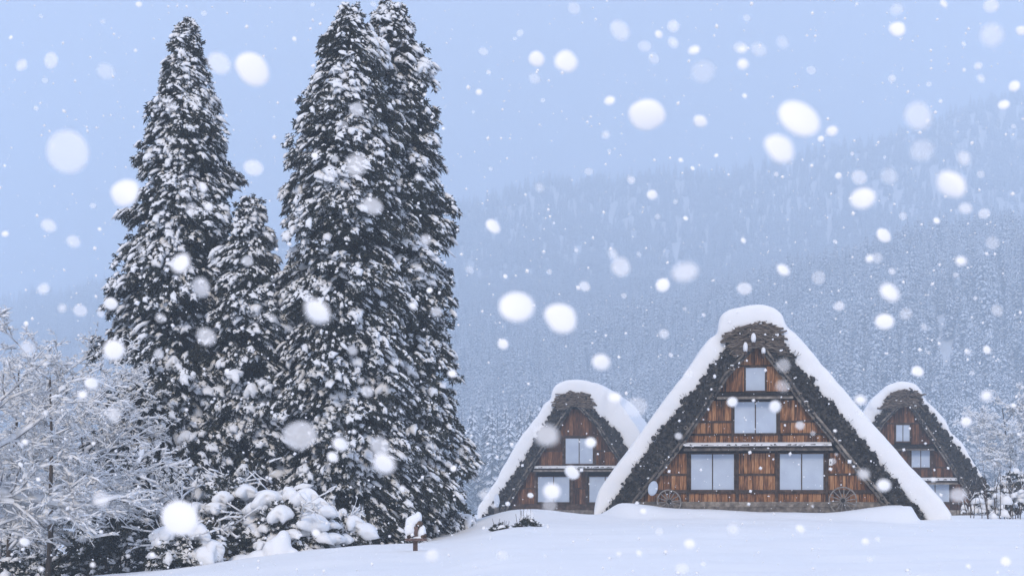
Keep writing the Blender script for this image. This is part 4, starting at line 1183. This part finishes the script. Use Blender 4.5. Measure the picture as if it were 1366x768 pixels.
BIG = [(90, 202, 58, .5), (167, 257, 40, 1), (337, 93, 42, .9), (68, 81, 22, .6), (29, 87, 18, .5), (292, 85, 30, .5), (141, 95, 22, .4), (241, 351, 28, .9), (268, 383, 26, .6),
 (152, 467, 28, .9), (148, 405, 18, .9), (275, 449, 24, .7), (98, 322, 16, .7), (58, 385, 16, .6), (65, 301, 18, .5), (338, 224, 24, .5), (423, 415, 36, .95), (497, 275, 24, .5),
 (475, 220, 30, .5), (476, 146, 18, .5), (507, 595, 26, .7), (512, 618, 30, .9), (400, 580, 42, .5), (454, 592, 20, .85), (240, 690, 48, 1), (135, 665, 20, .5), (37, 464, 18, .7),
 (122, 511, 16, .8), (152, 553, 20, .6), (83, 411, 12, .5), (107, 414, 16, .7), (330, 348, 14, .5), (228, 142, 14, .4), (214, 424, 14, .4), (470, 467, 14, .7), (490, 522, 16, .7), (568, 320, 14, .5),
 (755, 82, 30, 1), (716, 79, 20, .8), (827, 41, 26, .6), (863, 153, 44, 1), (938, 96, 30, .4), (1066, 158, 50, 1), (1040, 198, 38, 1), (1225, 155, 36, .75), (1230, 201, 28, .4),
 (1269, 246, 36, 1), (1151, 265, 30, 1), (1323, 47, 30, .75), (1197, 39, 20, .85), (1187, 390, 26, 1), (1180, 429, 22, 1), (1179, 314, 20, 1), (1110, 175, 14, .8), (689, 409, 44, 1),
 (748, 424, 40, .95), (658, 302, 20, 1), (802, 483, 22, 1), (870, 260, 14, .9), (914, 363, 30, .5), (884, 380, 18, .9), (828, 356, 26, .5), (818, 339, 14, .5), (993, 385, 18, .6),
 (1045, 360, 18, .9), (1146, 237, 20, .5), (1186, 235, 20, .35), (1286, 211, 18, .6), (1288, 278, 16, .5), (1313, 285, 14, .6), (1282, 348, 14, .9), (1339, 140, 14, 1), (1353, 115, 14, 1),
 (1362, 41, 12, .8), (926, 67, 14, 1), (991, 86, 14, .9), (898, 57, 14, .5), (988, 64, 18, .4), (1012, 66, 20, .35), (898, 35, 16, .5), (780, 382, 14, .7), (671, 459, 14, .8), (729, 580, 32, .55), (763, 630, 20, .9), (736, 655, 22, .95), (733, 673, 18, .45),
 (788, 590, 14, .9), (848, 543, 28, .4), (820, 530, 16, .9), (977, 536, 14, .85), (1034, 542, 16, .9), (1045, 487, 18, .45), (1044, 515, 16, .45), (1179, 647, 17, .9), (1152, 632, 15, .7),
 (1278, 660, 20, .75), (1289, 562, 13, .8), (1224, 495, 16, .9), (1148, 533, 14, .85), (1316, 528, 14, .9), (1330, 414, 16, .4), (1324, 324, 18, .3), (1170, 344, 14, .4), (577, 741, 18, .9),
 (670, 740, 14, .5), (1068, 705, 12, .95), (920, 725, 14, .8), (910, 758, 16, .6), (978, 705, 14, .5), (1092, 370, 18, .35), (1044, 57, 16, .4), (860, 62, 16, .4), (1190, 105, 10, .7),
 (1196, 13, 16, .4), (1322, 8, 18, .5), (1259, 5, 12, .9), (1305, 88, 10, .7), (872, 78, 14, .4), (990, 66, 10, .8), (646, 660, 12, .6), (720, 250, 12, .4), (842, 240, 10, .7), (808, 180, 10, .6), (1160, 345, 10, .8), (1190, 362, 9, .7)]

def region(px, py):
    if px < 130 and py < 440: return 'in the sky left of the conifers'
    if px < 200 and py >= 440: return 'before the bare trees at left'
    if px < 360 and (py > 130 and abs(px - 245) < 20 + py * 0.22): return 'before the leftmost tall conifer'
    if px < 375: return 'in the sky beside the leftmost tall conifer'
    if px < 625: return 'before the joined pair of conifers' if py < 705 else 'over the snow by the wooden stand'
    if py > 692: return 'over the snow field at the bottom'
    if abs(px - 1010) < 215 * (py - 410) / 280: return 'before the large farmhouse'
    if abs(px - 766) < 130 * (py - 505) / 190 + 5: return 'before the left farmhouse'
    if abs(px - 1207) < 125 * (py - 508) / 180 + 5: return 'before the right farmhouse'
    if py < 290 - (px - 600) * 0.18: return 'in the sky above the ridge'
    return 'before the hazy mountainside'

flakes = []
rf = random.Random(5)
for (px, py, D, al) in BIG:
    d = rf.uniform(1.0, 1.6) if D > 24 else rf.uniform(1.4, 2.6)
    size = D * d / FPX
    flakes.append((px, py, d, size, D, al))
taken = [(f[0], f[1], f[4]) for f in flakes]
tries = 0
while len(flakes) < 290 and tries < 9000:     # smaller flakes a few metres off
    tries += 1
    px, py = rf.uniform(6, 1360), rf.uniform(4, 764)
    if any((px - a) ** 2 + (py - b) ** 2 < (c_ * 0.6 + 7) ** 2 for a, b, c_ in taken): continue
    d = rf.uniform(2.0, 5.0); size = rf.uniform(0.008, 0.018); D = size / d * FPX
    flakes.append((px, py, d, size, D, rf.choice((0.95, 0.95, 0.6, 0.4, 0.4)))); taken.append((px, py, D))
keys = {}
for i, (px, py, d, size, D, al) in enumerate(flakes):
    cls = ('very large' if D >= 36 else 'large' if D >= 24 else 'medium' if D >= 14 else 'small'), ('bright white' if al >= 0.8 else 'pale see-through'), region(px, py)
    keys.setdefault(cls, []).append(i)
ORD = ['leftmost', 'second from left', 'third from left', 'fourth from left', 'fifth from left', 'sixth from left', 'seventh from left', 'eighth from left', 'ninth from left', 'tenth from left']
labels = {}
for cls, idx in keys.items():
    idx.sort(key=lambda i: flakes[i][0])
    for k, i in enumerate(idx):
        base = '%s %s snowflake drifting %s' % cls
        if cls[0] == 'small' or len(idx) == 1: labels[i] = base
        elif k == len(idx) - 1: labels[i] = base + ', rightmost'
        else: labels[i] = base + ', ' + ORD[min(k, 9)]
for i, (px, py, d, size, D, al) in enumerate(flakes):
    o = link('snowflake', FLK[i % 6][0 if al >= 0.8 else 1 if al >= 0.5 else 2])
    o.location = P(px, py, d)
    el = rf.uniform(1.0, 1.14)
    if D > 30 and al > 0.8: el = rf.uniform(1.05, 1.22)
    o.scale = (size * el, size * 0.3, size / math.sqrt(el))      # flat plates, thinned towards the camera so they shade evenly and brighter
    o.rotation_euler = (rf.uniform(-0.4, 0.4), rf.uniform(-0.2, 0.75), rf.uniform(-0.5, 0.5))
    cls = region(px, py)
    tag(o, labels[i], 'snowflake', 'falling snowflakes ' + cls)
# the rest of the snowfall, too many to count
n = 6500
y = 6.5 + 40 * g.random(n) ** 1.25
x = g.uniform(-0.38, 0.38, n) * y; z = CAMZ + g.uniform(-0.07, 0.34, n) * y
ok = z > ground_z(x, y) + 0.05
x, y, z = x[ok], y[ok], z[ok]; n = len(x)
szf = 0.006 + 0.022 * g.random(n) ** 2
OCT = (np.array([(1, 0, 0), (-1, 0, 0), (0, 1, 0), (0, -1, 0), (0, 0, 1), (0, 0, -1.0)]), np.array([[0, 2, 4], [2, 1, 4], [1, 3, 4], [3, 0, 4], [2, 0, 5], [1, 2, 5], [3, 1, 5], [0, 3, 5]]))
V, Fc = scatter_mesh(OCT, rand_rot(n, g) * (szf * 0.5)[:, None, None] * g.uniform(0.8, 1.2, (n, 3))[:, None, :], np.stack([x, y, z], -1))
tag(link('snowfall', mesh_np('snowfall', V, Fc, [M['flake']], smooth=True)), 'fine distant snowflakes filling the air over the village', 'snowfall', None, 'stuff')
